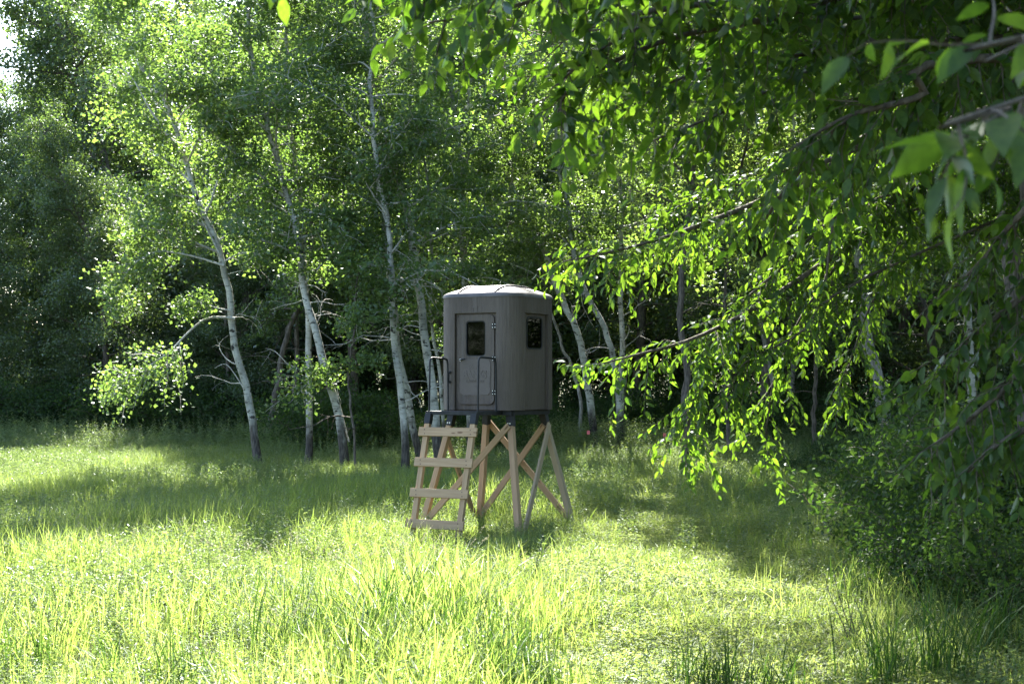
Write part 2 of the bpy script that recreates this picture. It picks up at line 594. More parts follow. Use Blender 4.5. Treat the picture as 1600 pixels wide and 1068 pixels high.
def aspen(seed, pix, d, rad_px, H, label, z0=4.2, cr=2.6, nl=34, bark='aspen_bark', leaf='aspen_leaf', bare=4,
          extra=(), leafsize=0.106, per=15, group=None, name='aspen_tree', depth_wob=0.25, cat='tree', bend=(0, 0)):
    r = np.random.default_rng(seed)
    W = np.array([at(px, py, d) for px, py in pix])
    W[:, 1] += np.cumsum(r.normal(size=len(W))) * depth_wob * 0.4 - 0
    W[0, 1] = d
    base = W[0].copy()
    base[2] = float(gz(base[0], base[1])) - 0.1
    if W[0][2] > base[2] + 0.2:
        W = np.concatenate([[base], W])
    else:
        W[0] = base
    dr = nrm(W[-1] - W[-2]) * 0.6 + np.array([bend[0], bend[1], 0.8])
    top = W[-1]
    rest = H - top[2]
    if rest > 0.5:
        W = np.concatenate([W, path(r, top, dr, rest, 6, 0.1)[1:]])
    root = empty(name, base, 0, label, cat, group)
    L = smooth_path(W - base, 44)
    jit = np.cumsum(r.normal(size=(44, 2)) * 0.035, axis=0)
    L[:, :2] += (jit - np.linspace(0, 1, 44)[:, None] * jit[-1]) * np.minimum(1, np.arange(44) / 6.0)[:, None]
    z0 -= 1.1
    nl = int(nl * 1.2)
    rad_px *= 0.77
    wood, leafs = G(), None
    r0 = rad_px / 2400 * d
    hrel = np.linspace(0, 1, len(L))
    rad = r0 * (1 - 0.86 * hrel ** 0.9) + 0.006
    rad[:3] *= np.array([1.45, 1.18, 1.05])
    tr = G()
    tr.tube(L, rad, 12)
    tr.build('trunk', M[bark], root, True)
    C, D = [], []
    zt = L[-1][2]
    az = r.uniform(0, 6.28)
    for i in range(nl):
        tt = (i + r.uniform(0, 0.8)) / nl
        z = z0 + (zt - z0) * tt * 0.97
        k = int(np.argmin(np.abs(L[:, 2] - z)))
        p = L[k]
        az += 2.4 + r.normal() * 0.3
        prof = 0.62 + 0.5 * math.sin(math.pi * min(1, tt * 0.85 + 0.12)) - 0.55 * tt * tt
        ln = cr * prof * r.uniform(0.65, 1.2)
        el = R(r.uniform(10, 45) + 25 * tt)
        dd = np.array([math.cos(az) * math.cos(el), math.sin(az) * math.cos(el), math.sin(el)])
        lb = path(r, p, dd, ln, 6, 0.13, (0, 0, -0.5))
        rr = min(rad[k] * 0.5, 0.012 + ln * 0.011)
        wood.tube(lb, np.linspace(rr, 0.004, 7), 5, cap=False)
        limb_cluster(r, wood, C, D, lb, rr, max(5, int(ln * 4.0)), 0.36, 0.08)
    for i in range(bare):                    # dead bare branches below the crown
        z = z0 * r.uniform(0.45, 1.25)
        k = int(np.argmin(np.abs(L[:, 2] - z)))
        a2 = r.uniform(0, 6.28)
        lb = path(r, L[k], (math.cos(a2), math.sin(a2) * 0.6, 0.25), r.uniform(0.8, 2.0), 7, 0.22, (0, 0, -0.5))
        wood.tube(lb, np.linspace(0.018, 0.004, 8), 4, cap=False)
        for q in range(3):
            p, tg = along(lb, r.uniform(0.3, 0.9))
            tw = path(r, p, tg + rand_unit(r, 1)[0] * 0.9, r.uniform(0.3, 0.7), 4, 0.25, (0, 0, -0.4))
            wood.tube(tw, np.linspace(0.007, 0.002, 5), 3, cap=False)
    for e in extra:                          # individually traced limbs
        EP = smooth_path(np.array([at(px, py, d) + np.array([0, e.get('dy', 0) * q / len(e['pix']), 0]) for q, (px, py) in enumerate(e['pix'])]) - base, 16)
        bg_ = G()
        bg_.tube(EP, np.linspace(e.get('r', 0.035), 0.006, 16), 6)
        bg_.build('branch', M['pale_twig'], root, True)
        if e.get('nsub', 0):
            limb_cluster(r, wood, C, D, EP, e.get('r', 0.035), e['nsub'], e.get('sub', 0.3), e.get('start', 0.4), 4, e.get('up', 0.1))
    tag(wood.build('twigs', M['pale_twig'] if bark == 'aspen_bark' else M['twig_bark'], root, True), kind='stuff')
    leafs = crown_leaves(r, C, per, 0.16, leafsize)
    leafs.build('crown', M[leaf], root)
    return root


front = dict(group=None)
aspen(11, [(405, 744), (397, 690), (384, 620), (368, 540), (362, 480), (352, 420), (338, 375), (312, 318), (287, 240), (256, 165), (230, 128)],
      38, 8.5, 14.5, 'pale barked aspen leaning left with dark foot, leftmost of the front trunks', z0=6.2, cr=2.5, nl=30, bare=5, bend=(-0.4, 0),
      extra=[dict(pix=[(367, 497), (326, 497), (296, 520), (270, 548), (240, 570), (210, 588), (190, 605)], nsub=22, sub=0.46, start=0.42, r=0.035, dy=-0.6),
             dict(pix=[(350, 415), (300, 400), (250, 395), (215, 415), (195, 450), (190, 485)], nsub=22, sub=0.26, start=0.35, r=0.03, dy=-0.8),
             dict(pix=[(360, 485), (335, 480), (305, 470), (285, 490)], nsub=9, sub=0.35, start=0.3, r=0.022, dy=-0.5),
             dict(pix=[(345, 400), (300, 330), (240, 345), (195, 375)], nsub=16, sub=0.3, start=0.3, r=0.03, dy=0.6),
             dict(pix=[(288, 245), (240, 180), (205, 120), (178, 104)], nsub=0, r=0.04),
             dict(pix=[(380, 605), (355, 570), (335, 575)], nsub=0, r=0.016)])
aspen(12, [(481, 737), (483, 660), (481, 560), (476, 470), (470, 390), (461, 320), (452, 240), (446, 130)],
      38.6, 7.0, 18.0, 'straight pale aspen with dark foot between two leaning aspens left of blind', z0=6.0, cr=2.4, nl=34, bare=7)
aspen(13, [(540, 744), (536, 680), (520, 600), (501, 520), (480, 462), (464, 360), (441, 275), (428, 225), (411, 150), (396, 90)],
      37.8, 9.0, 19.0, 'pale aspen leaning left, third trunk from left, nearest the thin sapling', z0=5.9, cr=2.8, nl=38, bare=7,
      extra=[dict(pix=[(545, 690), (520, 600), (490, 590), (470, 600), (455, 612)], nsub=10, sub=0.5, start=0.45, r=0.02, dy=-0.5)])
aspen(14, [(634, 754), (630, 650), (621, 540), (614, 450), (612, 372), (604, 310), (596, 250), (586, 150)],
      37.2, 7.5, 15.6, 'brown dark barked aspen just left of the ladder steps', z0=5.6, cr=2.4, nl=25, bare=8, per=13)
aspen(15, [(660, 715), (646, 610), (629, 500), (614, 400), (600, 290), (591, 200), (585, 120)],
      39.5, 8.0, 16.2, 'white barked leaning aspen seen behind the left handrail', z0=6.0, cr=2.4, nl=25, bare=6, per=13)
aspen(16, [(688, 720), (680, 620), (665, 525), (650, 430), (640, 340), (622, 260), (601, 190), (589, 140), (576, 50)],
      38.3, 10.0, 16.4, 'thickest white aspen, leaning left close to blind and ladder', z0=6.0, cr=2.6, nl=28, bare=6, per=13,
      extra=[dict(pix=[(652, 440), (668, 425), (700, 425), (728, 436), (752, 450)], nsub=0, r=0.03, dy=-0.4)])
aspen(17, [(735, 700), (733, 560), (731, 440), (730, 330), (727, 230), (716, 130), (709, 60)],
      43, 7.5, 15.5, 'upright white aspen rising directly behind the blind roof', z0=6.2, cr=2.7, nl=38, bare=4,
      extra=[dict(pix=[(730, 330), (745, 285), (765, 262)], nsub=6, sub=0.5, r=0.03)])
aspen(18, [(697, 720), (690, 640), (680, 540), (673, 440), (668, 340), (664, 250)],
      40.5, 3.5, 13.0, 'slim young aspen between the thick white aspen and the blind', z0=4.4, cr=1.6, nl=20, bare=4)
aspen(19, [(557, 760), (558, 690), (556, 610), (554, 560)], 37.0, 2.2, 7.0,
      'thin dark sapling stem left of the ladder in the grass', z0=3.6, cr=1.1, nl=9, bark='dark_bark', bare=4, name='sapling_tree')
aspen(20, [(420, 690), (438, 620), (455, 530), (468, 475), (485, 390)], 47, 7.5, 12.5,
      'dark leaning trunk inside wood behind the two left aspens', bark='dark_bark', leaf='wood_leaf', z0=5.5, cr=2.6, nl=32, bare=9, name='dark_tree')
aspen(21, [(452, 690), (460, 600), (468, 500), (474, 400)], 48.5, 6.0, 12.5,
      'slimmer dark trunk inside wood beside the leaning dark trunk', bark='dark_bark', leaf='wood_leaf', z0=5.5, cr=2.5, nl=30, bare=9, name='dark_tree')
aspen(22, [(927, 702), (922, 640), (910, 570), (890, 515), (868, 460), (846, 390), (815, 320), (785, 270)],
      45.5, 8.5, 17.5, 'grey aspen leaning left just right of the blind', z0=7.0, cr=2.6, nl=36, bare=7, bark='aspen_bark')
aspen(23, [(970, 716), (967, 650), (957, 590), (940, 530), (920, 480), (898, 420), (880, 340), (868, 230)],
      45, 7.0, 25.0, 'leaning aspen of the crossing pair of trunks right of the blind', z0=7.0, cr=2.5, nl=36, bare=6)
aspen(24, [(974, 716), (969, 600), (967, 500), (968, 400), (970, 250), (976, 120)],
      46, 6.0, 25.0, 'upright aspen of the crossing pair of trunks right of the blind', z0=6.6, cr=2.5, nl=36, bare=5)
aspen(25, [(914, 690), (908, 630), (895, 580), (868, 538)], 46.8, 4.0, 9.0,
      'thin bowed grey trunk nearest the right wall of the blind', z0=5.4, cr=1.3, nl=14, bare=5, bark='grey_bark', leaf='wood_leaf', name='bowed_tree')
aspen(26, [(1072, 735), (1069, 650), (1062, 560), (1057, 420)], 38.2, 8.0, 21.0,
      'dark straight trunk behind the tips of the hanging leafy branches', z0=7.5, cr=3.8, nl=50, bark='dark_bark', leaf='wood_leaf', name='dark_tree')
aspen(27, [(1158, 782), (1151, 700), (1142, 640), (1130, 520)], 38.5, 4.5, 15.0,
      'slender dark trunk standing in weeds right of the clearing', z0=4.5, cr=2.0, nl=22, bark='dark_bark', leaf='wood_leaf', name='dark_tree')
aspen(28, [(1394, 750), (1377, 640), (1361, 560), (1346, 470), (1338, 400), (1330, 300), (1322, 150)],
      40, 14.0, 19.0, 'stout grey tree leaning slightly left, largest trunk on the right', z0=5.2, cr=3.2, nl=42, bark='grey_bark', leaf='wood_leaf', name='stout_tree')
aspen(29, [(1520, 690), (1508, 540), (1502, 440), (1497, 340), (1490, 200)],
      41, 10.0, 19.0, 'pale upright trunk half hidden at the far right of the wood', z0=6.5, cr=2.8, nl=36)
aspen(30, [(1222, 640), (1210, 580), (1195, 500), (1172, 410), (1150, 300)], 49, 7.0, 17.0,
      'grey trunk leaning left, seen through the hanging branches', z0=6.2, cr=2.6, nl=32, bark='grey_bark', leaf='wood_leaf', name='grey_tree')
aspen(31, [(1240, 640), (1237, 560), (1234, 480), (1230, 380)], 50, 6.0, 16.0,
      'straight grey trunk right of the leaning grey trunk', z0=6.2, cr=2.5, nl=30, bark='grey_bark', leaf='wood_leaf', name='grey_tree')
aspen(32, [(1278, 750), (1274, 680), (1270, 600)], 42, 5.0, 14.0,
      'dark stem right of the slender trunk in the weeds', z0=5.0, cr=2.2, nl=26, bark='dark_bark', leaf='wood_leaf', name='dark_tree')


# ---- wood behind: a few tree shapes, copied tree by tree
def full_tree(seed, H, cr, z0, nl, leaf, per, sig, size, name, low=False):
    r = np.random.default_rng(seed)
    tr, wood = G(), G()
    L = path(r, (0, 0, -0.15), (r.normal() * 0.05, r.normal() * 0.05, 1), H, 14, 0.06)
    rad = 0.19 * (1 - 0.9 * np.linspace(0, 1, 15)) + 0.01
    rad[0] *= 1.4
    tr.tube(L, rad * H / 17, 8)
    C, D = [], []
    az = 0
    for i in range(nl):
        tt = (i + r.uniform(0, 0.8)) / nl
        p, _ = along(L, (z0 + (H - z0) * tt * 0.97) / H)
        az += 2.4 + r.normal() * 0.3
        prof = (0.75 + 0.5 * math.sin(math.pi * min(1, tt * 0.8 + 0.15)) - 0.75 * tt * tt) if not low else (1.05 - 0.65 * tt ** 1.5)
        ln = cr * prof * r.uniform(0.6, 1.15)
        el = R(r.uniform(-5, 35) + 30 * tt)
        lb = path(r, p, (math.cos(az) * math.cos(el), math.sin(az) * math.cos(el), math.sin(el)), ln, 6, 0.14, (0, 0, -0.35))
        wood.tube(lb, np.linspace(0.012 + ln * 0.011, 0.005, 7), 4, cap=False)
        limb_cluster(r, wood, C, D, lb, 0.03, max(4, int(ln * 2.6)), 0.36)
    lv = crown_leaves(r, C, per, sig, size)
    return (tr.mesh('trunk', M['dark_bark'], True), wood.mesh('branch', M['twig_bark'], True), lv.mesh('crown', M[leaf]))


def plant_tree(ms, name, x, y, rz, s, label, cat='tree', group=None, sz=None):
    root = empty(name, (x, y, float(gz(x, y))), rz, label, cat, group)
    root.scale = (s, s, sz or s)
    for nm, me in zip(('trunk', 'twigs', 'crown'), ms):
        o = link(nm, me, root)
        if nm == 'twigs':
            o['kind'] = 'stuff'
    return root


wood_kinds = [full_tree(101, 19, 3.6, 4.5, 46, 'wood_leaf', 23, 0.27, 0.115, 'wood'),
              full_tree(102, 17, 3.4, 2.5, 46, 'wood_leaf', 23, 0.27, 0.115, 'wood'),
              full_tree(103, 18, 3.8, 1.2, 50, 'oak_leaf', 28, 0.27, 0.115, 'oak', True)]
oak_kinds = [full_tree(104, 17.5, 4.3, 0.9, 64, 'oak_leaf', 30, 0.27, 0.12, 'oak', True),
             full_tree(105, 15.5, 4.0, 0.7, 60, 'oak_leaf', 30, 0.27, 0.12, 'oak', True)]
r = np.random.default_rng(5)
MARKS = [(0, 'left of the picture edge'), (80, 'under the patch of sky'), (180, 'above the low hanging leaf clump'), (290, 'just left of the leftmost aspen'),
         (400, 'behind the leftmost aspen'), (510, 'behind the straight dark footed aspen'), (590, 'behind the thin sapling stem'), (690, 'behind the aspens at the ladder'),
         (780, 'behind the left half of the blind'), (870, 'behind the right half of the blind'), (950, 'behind the grey aspen right of the blind'),
         (1040, 'behind the crossing pair of trunks'), (1120, 'behind the dark straight trunk'), (1220, 'behind the slender dark trunk'),
         (1310, 'behind the dark stem among hanging branches'), (1430, 'behind the stout grey tree'), (1560, 'behind the pale trunk at far right'),
         (1640, 'at the right border'), (1e9, 'beyond the right border')]


def place_labels(items, what, ranks):
    """items: (x, y); a label from the landmark in front and the rank counted from the meadow"""
    keys = []
    for x, y in items:
        px = 800 + 2400 * x / y
        keys.append((next(w for lim, w in MARKS if px < lim), next(w for lim, w in ranks if y < lim)))
    out = []
    for n, k in enumerate(keys):
        same = sorted([m for m in range(len(keys)) if keys[m] == k], key=lambda m: items[m][0] / items[m][1])
        w = ''
        if len(same) > 1:
            q = same.index(n)
            w = ', ' + ({0: 'leftmost', len(same) - 1: 'rightmost'}.get(q, ('second', 'third', 'fourth', 'fifth', 'sixth', 'seventh', 'eighth', 'ninth')[min(7, q - 1)] + ' from left')) + ' there'
        out.append('%s %s, %s%s' % (what, k[0], k[1], w))
    return out


# dense broadleaf trees that make the left edge of the wood
oaks = [(-15.8, 63.5, 2.7, 1.06, 0, 'tall dense tree behind the tall dark broad tree at the left'),
        (-19.4, 66, 1.1, 0.9, 0, 'rounded tree behind the far left low trees, below the patch of white sky'),
        (-20.2, 58, 0.3, 0.80, 1, 'lower leafy dark tree filling the far left edge under the patch of sky'),
        (-14.6, 59, 1.9, 1.16, 0, 'tall dark broad tree whose crown borders the white patch of sky'),
        (-18.2, 53, 4.0, 0.62, 1, 'low rounded dark green tree at the left border above the shaded grass'),
        (-13.6, 52.5, 2.2, 0.66, 0, 'low dark tree behind the bare branch of the leaning left aspen'),
        (-10.4, 57, 5.1, 1.08, 0, 'tall dense dark tree behind the leaning leftmost aspen'),
        (-9.6, 51.0, 0.8, 0.5, 1, 'small bushy dark tree behind the leftmost aspen trunk')]
for x, y, rz, s, k, lab in oaks:
    plant_tree(oak_kinds[k], 'broadleaf_tree', x, y, rz, s, lab, 'tree', 'dense trees along the left edge of the wood')
# the depth of the wood, tree after tree
spots = []
for row, yy in enumerate((50.5, 54, 58.5, 63, 68, 74, 80, 86)):
    for xx in np.arange(-31, 36, 4.3):
        x = xx + r.uniform(-1.3, 1.3) + (row % 2) * 2.1
        y = yy + r.uniform(-1.4, 1.4)
        if x / y < -0.16 and y < 60:
            continue
        if x / y < -0.30 and x / y > -0.40:
            continue
        if y < 57.5 and (-0.8 < x < 4.2 or -10.2 < x < -5.6):
            continue
        if y < 53 and abs(x / y * 2400 + 800 - 940) < 25:
            continue
        spots.append((x, y))
for x, y in [(17, 36), (21, 41), (15.8, 43.5), (19, 47), (24, 49), (12.8, 46.5), (-19, 66), (-24, 62)]:
    spots.append((x, y))
tree_labels = place_labels(spots, 'shaded forest tree', [(52.3, 'nearest rank'), (56.2, 'second rank'), (60.7, 'third rank'), (65.5, 'fourth rank'), (71, 'fifth rank'), (77, 'sixth rank'), (83, 'seventh rank'), (1e9, 'rearmost rank')])
for n, (x, y) in enumerate(spots):
    k = int(r.integers(0, 3)) if y < 61 else 2
    s = (3.3 + 0.25 * y + r.uniform(-0.6, 1.6)) / (19, 17, 18)[k]
    if x / y < -0.255:
        s *= 0.64 if x / y < -0.30 else 0.76
    plant_tree(wood_kinds[k], 'forest_tree', x, y, r.uniform(0, 6.28), s,
               tree_labels[n], 'tree', 'trees deep in the wood')


# the same wood goes on along the right side of the clearing and behind the photographer
for n, (x, y, s, lab) in enumerate([(14.0, 12.0, 0.8, 'forest tree right of the picture level with the drooping tree'), (15.5, 20.0, 0.85, 'forest tree right of the picture level with the big shrubs'),
                                    (13.0, 4.0, 0.8, 'forest tree right of the photographer'), (18.0, 27.0, 0.9, 'forest tree right of the picture level with the blind'),
                                    (9.0, -3.5, 0.8, 'forest tree close behind the photographer on the right'), (4.0, -9.0, 0.85, 'forest tree behind the photographer in the middle'),
                                    (16.0, -6.0, 0.9, 'forest tree far behind the photographer on the right'), (-2.5, -13.0, 0.9, 'forest tree behind the photographer on the left'),
                                    (10.5, -14.0, 0.95, 'forest tree far behind the photographer')]):
    plant_tree(wood_kinds[n % 3], 'forest_tree', x, y, n * 1.3, s, lab)


# ---- undergrowth shrubs
def shrub_kind(seed, h, rad, nst, leaf, per, size, sig=0.16):
    r = np.random.default_rng(seed)
    wood = G()
    C, D = [], []
    for i in range(nst):
        a = r.uniform(0, 6.28)
        sp = r.uniform(0.1, 1.0)
        lb = path(r, (math.cos(a) * 0.15, math.sin(a) * 0.15, -0.05), (math.cos(a) * sp, math.sin(a) * sp, 1.1), h * r.uniform(0.6, 1.1), 7, 0.14,
                  (math.cos(a) * rad * 0.4, math.sin(a) * rad * 0.4, -0.3))
        wood.tube(lb, np.linspace(0.014, 0.003, 8), 4, cap=False)
        limb_cluster(r, wood, C, D, lb, 0.012, 9, 0.32, 0.12, 3)
    lv = crown_leaves(r, C, per, sig, size, width=0.6)
    return wood.mesh('stem', M['twig_bark'], True), lv.mesh('foliage', M[leaf])


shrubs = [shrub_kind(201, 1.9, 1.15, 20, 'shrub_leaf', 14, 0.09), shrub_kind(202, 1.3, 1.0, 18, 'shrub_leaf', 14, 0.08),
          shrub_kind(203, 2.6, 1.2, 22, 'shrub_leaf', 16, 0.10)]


def plant_shrub(k, x, y, rz, s, label, group=None, name='shrub'):
    root = empty(name, (x, y, float(gz(x, y)) - 0.02), rz, label, 'shrub', group)
    root.scale = (s, s, s)
    for nm, me in zip(('stems', 'foliage'), shrubs[k]):
        tag(link(nm, me, root), kind='stuff')
    return root


low_shrubs = []
for n in range(86):
    y = r.uniform(44, 57)
    px = r.uniform(-60, 1660)
    x = (px - 800) / 2400 * y
    if px < 420 and y < 49.5:
        y = r.uniform(49.5, 54)
        x = (px - 800) / 2400 * y
    if 860 < px < 1020 and y < 49:
        continue
    low_shrubs.append((x, y))
sh_labels = place_labels(low_shrubs, 'dark undergrowth shrub', [(47, 'nearest rank'), (50, 'second rank'), (53, 'third rank'), (1e9, 'rearmost rank')])
for n, (x, y) in enumerate(low_shrubs):
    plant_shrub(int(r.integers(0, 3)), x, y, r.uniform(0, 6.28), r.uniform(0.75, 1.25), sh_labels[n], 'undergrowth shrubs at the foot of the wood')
# shrubs on the right bank
bank = [(1480, 17.5, 0, 0.80, 'big dark shrub with arching stems at the right edge'), (1600, 15.5, 2, 0.62, 'dark shrub cut by the lower right edge of picture'),
        (1390, 23.0, 1, 0.95, 'low shaded shrub left of the big dark shrub on the right'), (1540, 21.5, 2, 0.85, 'tall leafy shrub rising behind the big dark shrub at right'),
        (1310, 31.0, 1, 1.1, 'pale glinting shrub at the back right of the clearing'), (1455, 28.0, 0, 1.0, 'shaded shrub below the stout grey trunk on the right'),
        (1230, 34.5, 1, 0.95, 'low weed covered shrub beside the slender dark trunk'), (1585, 26.0, 2, 1.0, 'high dark shrub at right border under the hanging leaves'),
        (1350, 35.5, 0, 1.0, 'leafy shrub at the foot of the stout grey tree'), (1500, 34.0, 2, 1.1, 'shrub under the pale upright trunk at far right')]
bank += [(1570, 18.5, 2, 0.95, 'dark shrub at the right edge beside the big arching shrub'), (1430, 19.5, 1, 1.15, 'dark spreading shrub in front of the tall leafy shrub'),
         (1520, 24.5, 2, 0.9, 'dark shrub wedged between two taller shrubs on the right'), (1360, 26.5, 0, 0.85, 'shaded shrub bordering the back right of the clearing'),
         (1620, 20.5, 2, 1.05, 'tall dark shrub half cut by the right border'), (1290, 36.5, 1, 1.2, 'wide shrub behind the pale glinting shrub'),
         (1420, 31.5, 2, 0.95, 'dark shrub behind the shaded shrub under the stout trunk')]
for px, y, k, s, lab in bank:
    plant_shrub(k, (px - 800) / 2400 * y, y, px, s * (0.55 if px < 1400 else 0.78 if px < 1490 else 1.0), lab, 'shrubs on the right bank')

plant_tree(oak_kinds[1], 'broadleaf_tree', -27.6, 9.2, 0.4, 0.46, 'small round tree added far out of view at left for the door pane reflection')  # unseen tree added so the door pane mirrors dark foliage
plant_tree(wood_kinds[2], 'broadleaf_tree', 12.6, 31.5, 0.4, 0.6, 'bushy low tree added beyond the right border to darken the right window reflection')  # unseen tree added to keep bright sky out of the right pane
for x, y, s, k, lab in ((-27.3, 9.9, 1.42, 2, 'tall shrub added far out of view at left for the door pane reflection'), (-25.2, 9.2, 1.1, 0, 'lower shrub added out of view beside the tall shrub for the door pane reflection')):  # unseen shrubs, also added only as a reflection for the door pane
    plant_shrub(k, x, y, 1.0, s, lab)

# ------------------------------------------------------------------ foreground trees with large leaves
LX = np.array([0, .14, .36, .62, .84, 1.0])
LW = np.array([0, .13, .23, .21, .10, 0])


def leaf_template(curl):
    V, F = [], []
    mid = [(x, 0, -curl * x * x) for x in LX]
    V += mid
    lft = [(x - 0.03, w, -curl * x * x + 0.30 * w) for x, w in zip(LX[1:-1], LW[1:-1])]
    rgt = [(x - 0.03, -w, -curl * x * x + 0.30 * w) for x, w in zip(LX[1:-1], LW[1:-1])]
    V += lft + rgt
    m = len(LX)
    l0, r0 = m, m + m - 2
    T = [(0, 1, l0), (0, r0, 1)]
    for q in range(m - 3):
        T += [(1 + q, 2 + q, l0 + q + 1), (1 + q, l0 + q + 1, l0 + q), (1 + q, r0 + q, r0 + q + 1), (1 + q, r0 + q + 1, 2 + q)]
    T += [(m - 2, m - 1, l0 + m - 3), (m - 2, r0 + m - 3, m - 1)]
    return np.array(V), np.array(T)


LEAF = [leaf_template(cu) for cu in (0.05, 0.18, 0.32, 0.10, 0.25, 0.4)]
leaf_meshes = []
for q, (V, T) in enumerate(LEAF):
    g = G()
    g.add(V, T, (q + 0.5) / 6)
    leaf_meshes.append(g.mesh('leaf', M['elm_leaf'], True))


def proj(P):
    P = np.asarray(P)
    dz = P[:, 2] - CAM_H
    y = P[:, 1] * math.cos(PITCH) + dz * math.sin(PITCH)
    v = -P[:, 1] * math.sin(PITCH) + dz * math.cos(PITCH)
    y = np.maximum(y, 0.05)
    return 800 + 2400 * P[:, 0] / y, 534 - 2400 * v / y, y


class Leafy:
    """limbs, twigs and single leaves of one near tree, in world coordinates"""

    def __init__(self, seed):
        self.r = np.random.default_rng(seed)
        self.limbs = []
        self.tw = G()
        self.B, self.A, self.N, self.S = [], [], [], []

    def limb(self, P, r0, r1, ntw, tl, ll, start=0.15, down=0.5, node=0.042, spread=0.9):
        r = self.r
        P = smooth_path(np.array(P), 20)
        self.limbs.append((P, r0, r1))
        ntw = int(ntw * 1.9)
        for i in range(ntw):
            s = start + (1 - start) * (i + r.uniform(0, 1)) / ntw
            p, tg = along(P, s)
            side = nrm(np.cross(tg, rand_unit(r, 1)[0]))
            d = tg * 0.55 + side * spread + np.array([0, 0, -down])
            L = tl * r.uniform(0.5, 1.3)
            T = path(r, p, d, L, 6, 0.14, (0, 0, -down * 1.2))
            self.tw.tube(T, np.linspace(0.0045, 0.0015, 7), 3, cap=False)
            n = max(3, int(L / node))
            for q in range(n):
                c, t2 = along(T, (q + 0.7) / n)
                lat = nrm(np.cross(t2, np.array([0, 0, 1.0]))) * (1 if q % 2 else -1)
                a = nrm(t2 * 0.55 + lat * 0.65 + np.array([0, 0, -0.15 - 0.5 * down]) + r.normal(size=3) * 0.28)
                nn = np.array([0, 0, 0.9]) + r.normal(size=3) * 0.45 + t2 * 0.2
                nn = nrm(nn - a * np.dot(nn, a))
                self.B.append(c + a * 0.008)
                self.A.append(a)
                self.N.append(nn)
                self.S.append(ll * r.uniform(0.5, 1.25) * (0.8 if q > n - 3 else 1))

    def build(self, root, base, limb_name='branch'):
        r = self.r
        for P, r0, r1 in self.limbs:
            g = G()
            g.tube(P - base, np.linspace(r0, r1, len(P)), 7)
            g.build(limb_name, M['twig_bark'], root, True)
        if self.tw.V:
            self.tw.V = [v - base for v in self.tw.V]
            tag(self.tw.build('twigs', M['twig_bark'], root), kind='stuff')
        B, A, N, S = map(np.array, (self.B, self.A, self.N, self.S))
        px, py, dd = proj(B + A * S[:, None] * 0.5)
        vis = (px > -10) & (px < 1610) & (py > -10) & (py < 1078)
        size = S / dd * (0.3 + np.abs(np.sum(N * nrm(B - np.array([0, 0, CAM_H])), 1))) * vis
        order = np.argsort(-size)
        one = [int(q) for q in order[:300] if size[q] > 0]
        rest = order[len(one):]
        W = np.cross(N, A)
        for q in one:
            o = link('leaf', leaf_meshes[int(r.integers(0, 6))], root)
            mtx = Matrix(((A[q][0], W[q][0], N[q][0], B[q][0] - base[0]), (A[q][1], W[q][1], N[q][1], B[q][1] - base[1]),
                          (A[q][2], W[q][2], N[q][2], B[q][2] - base[2]), (0, 0, 0, 1)))
            o.matrix_local = mtx @ Matrix.Scale(float(S[q]), 4)
        g = G()
        kind = r.integers(0, 6, len(rest))
        for k in range(6):
            ids = rest[kind == k]
            V, T = LEAF[k]
            P = (B[ids] - base)[:, None, :] + S[ids][:, None, None] * (V[None, :, 0:1] * A[ids][:, None, :] + V[None, :, 1:2] * W[ids][:, None, :] + V[None, :, 2:3] * N[ids][:, None, :])
            FF = (np.arange(len(ids)) * len(V))[:, None, None] + T[None]
            rn = np.clip(r.normal(0.5, 0.24, len(ids)), 0, 1)
            if len(ids):
                g.add(P.reshape(-1, 3), FF.reshape(-1, 3), np.repeat(rn, len(T)))
        if g.V:
            o = g.build('foliage', M['elm_leaf'], root, True)
            o['kind'] = 'stuff'


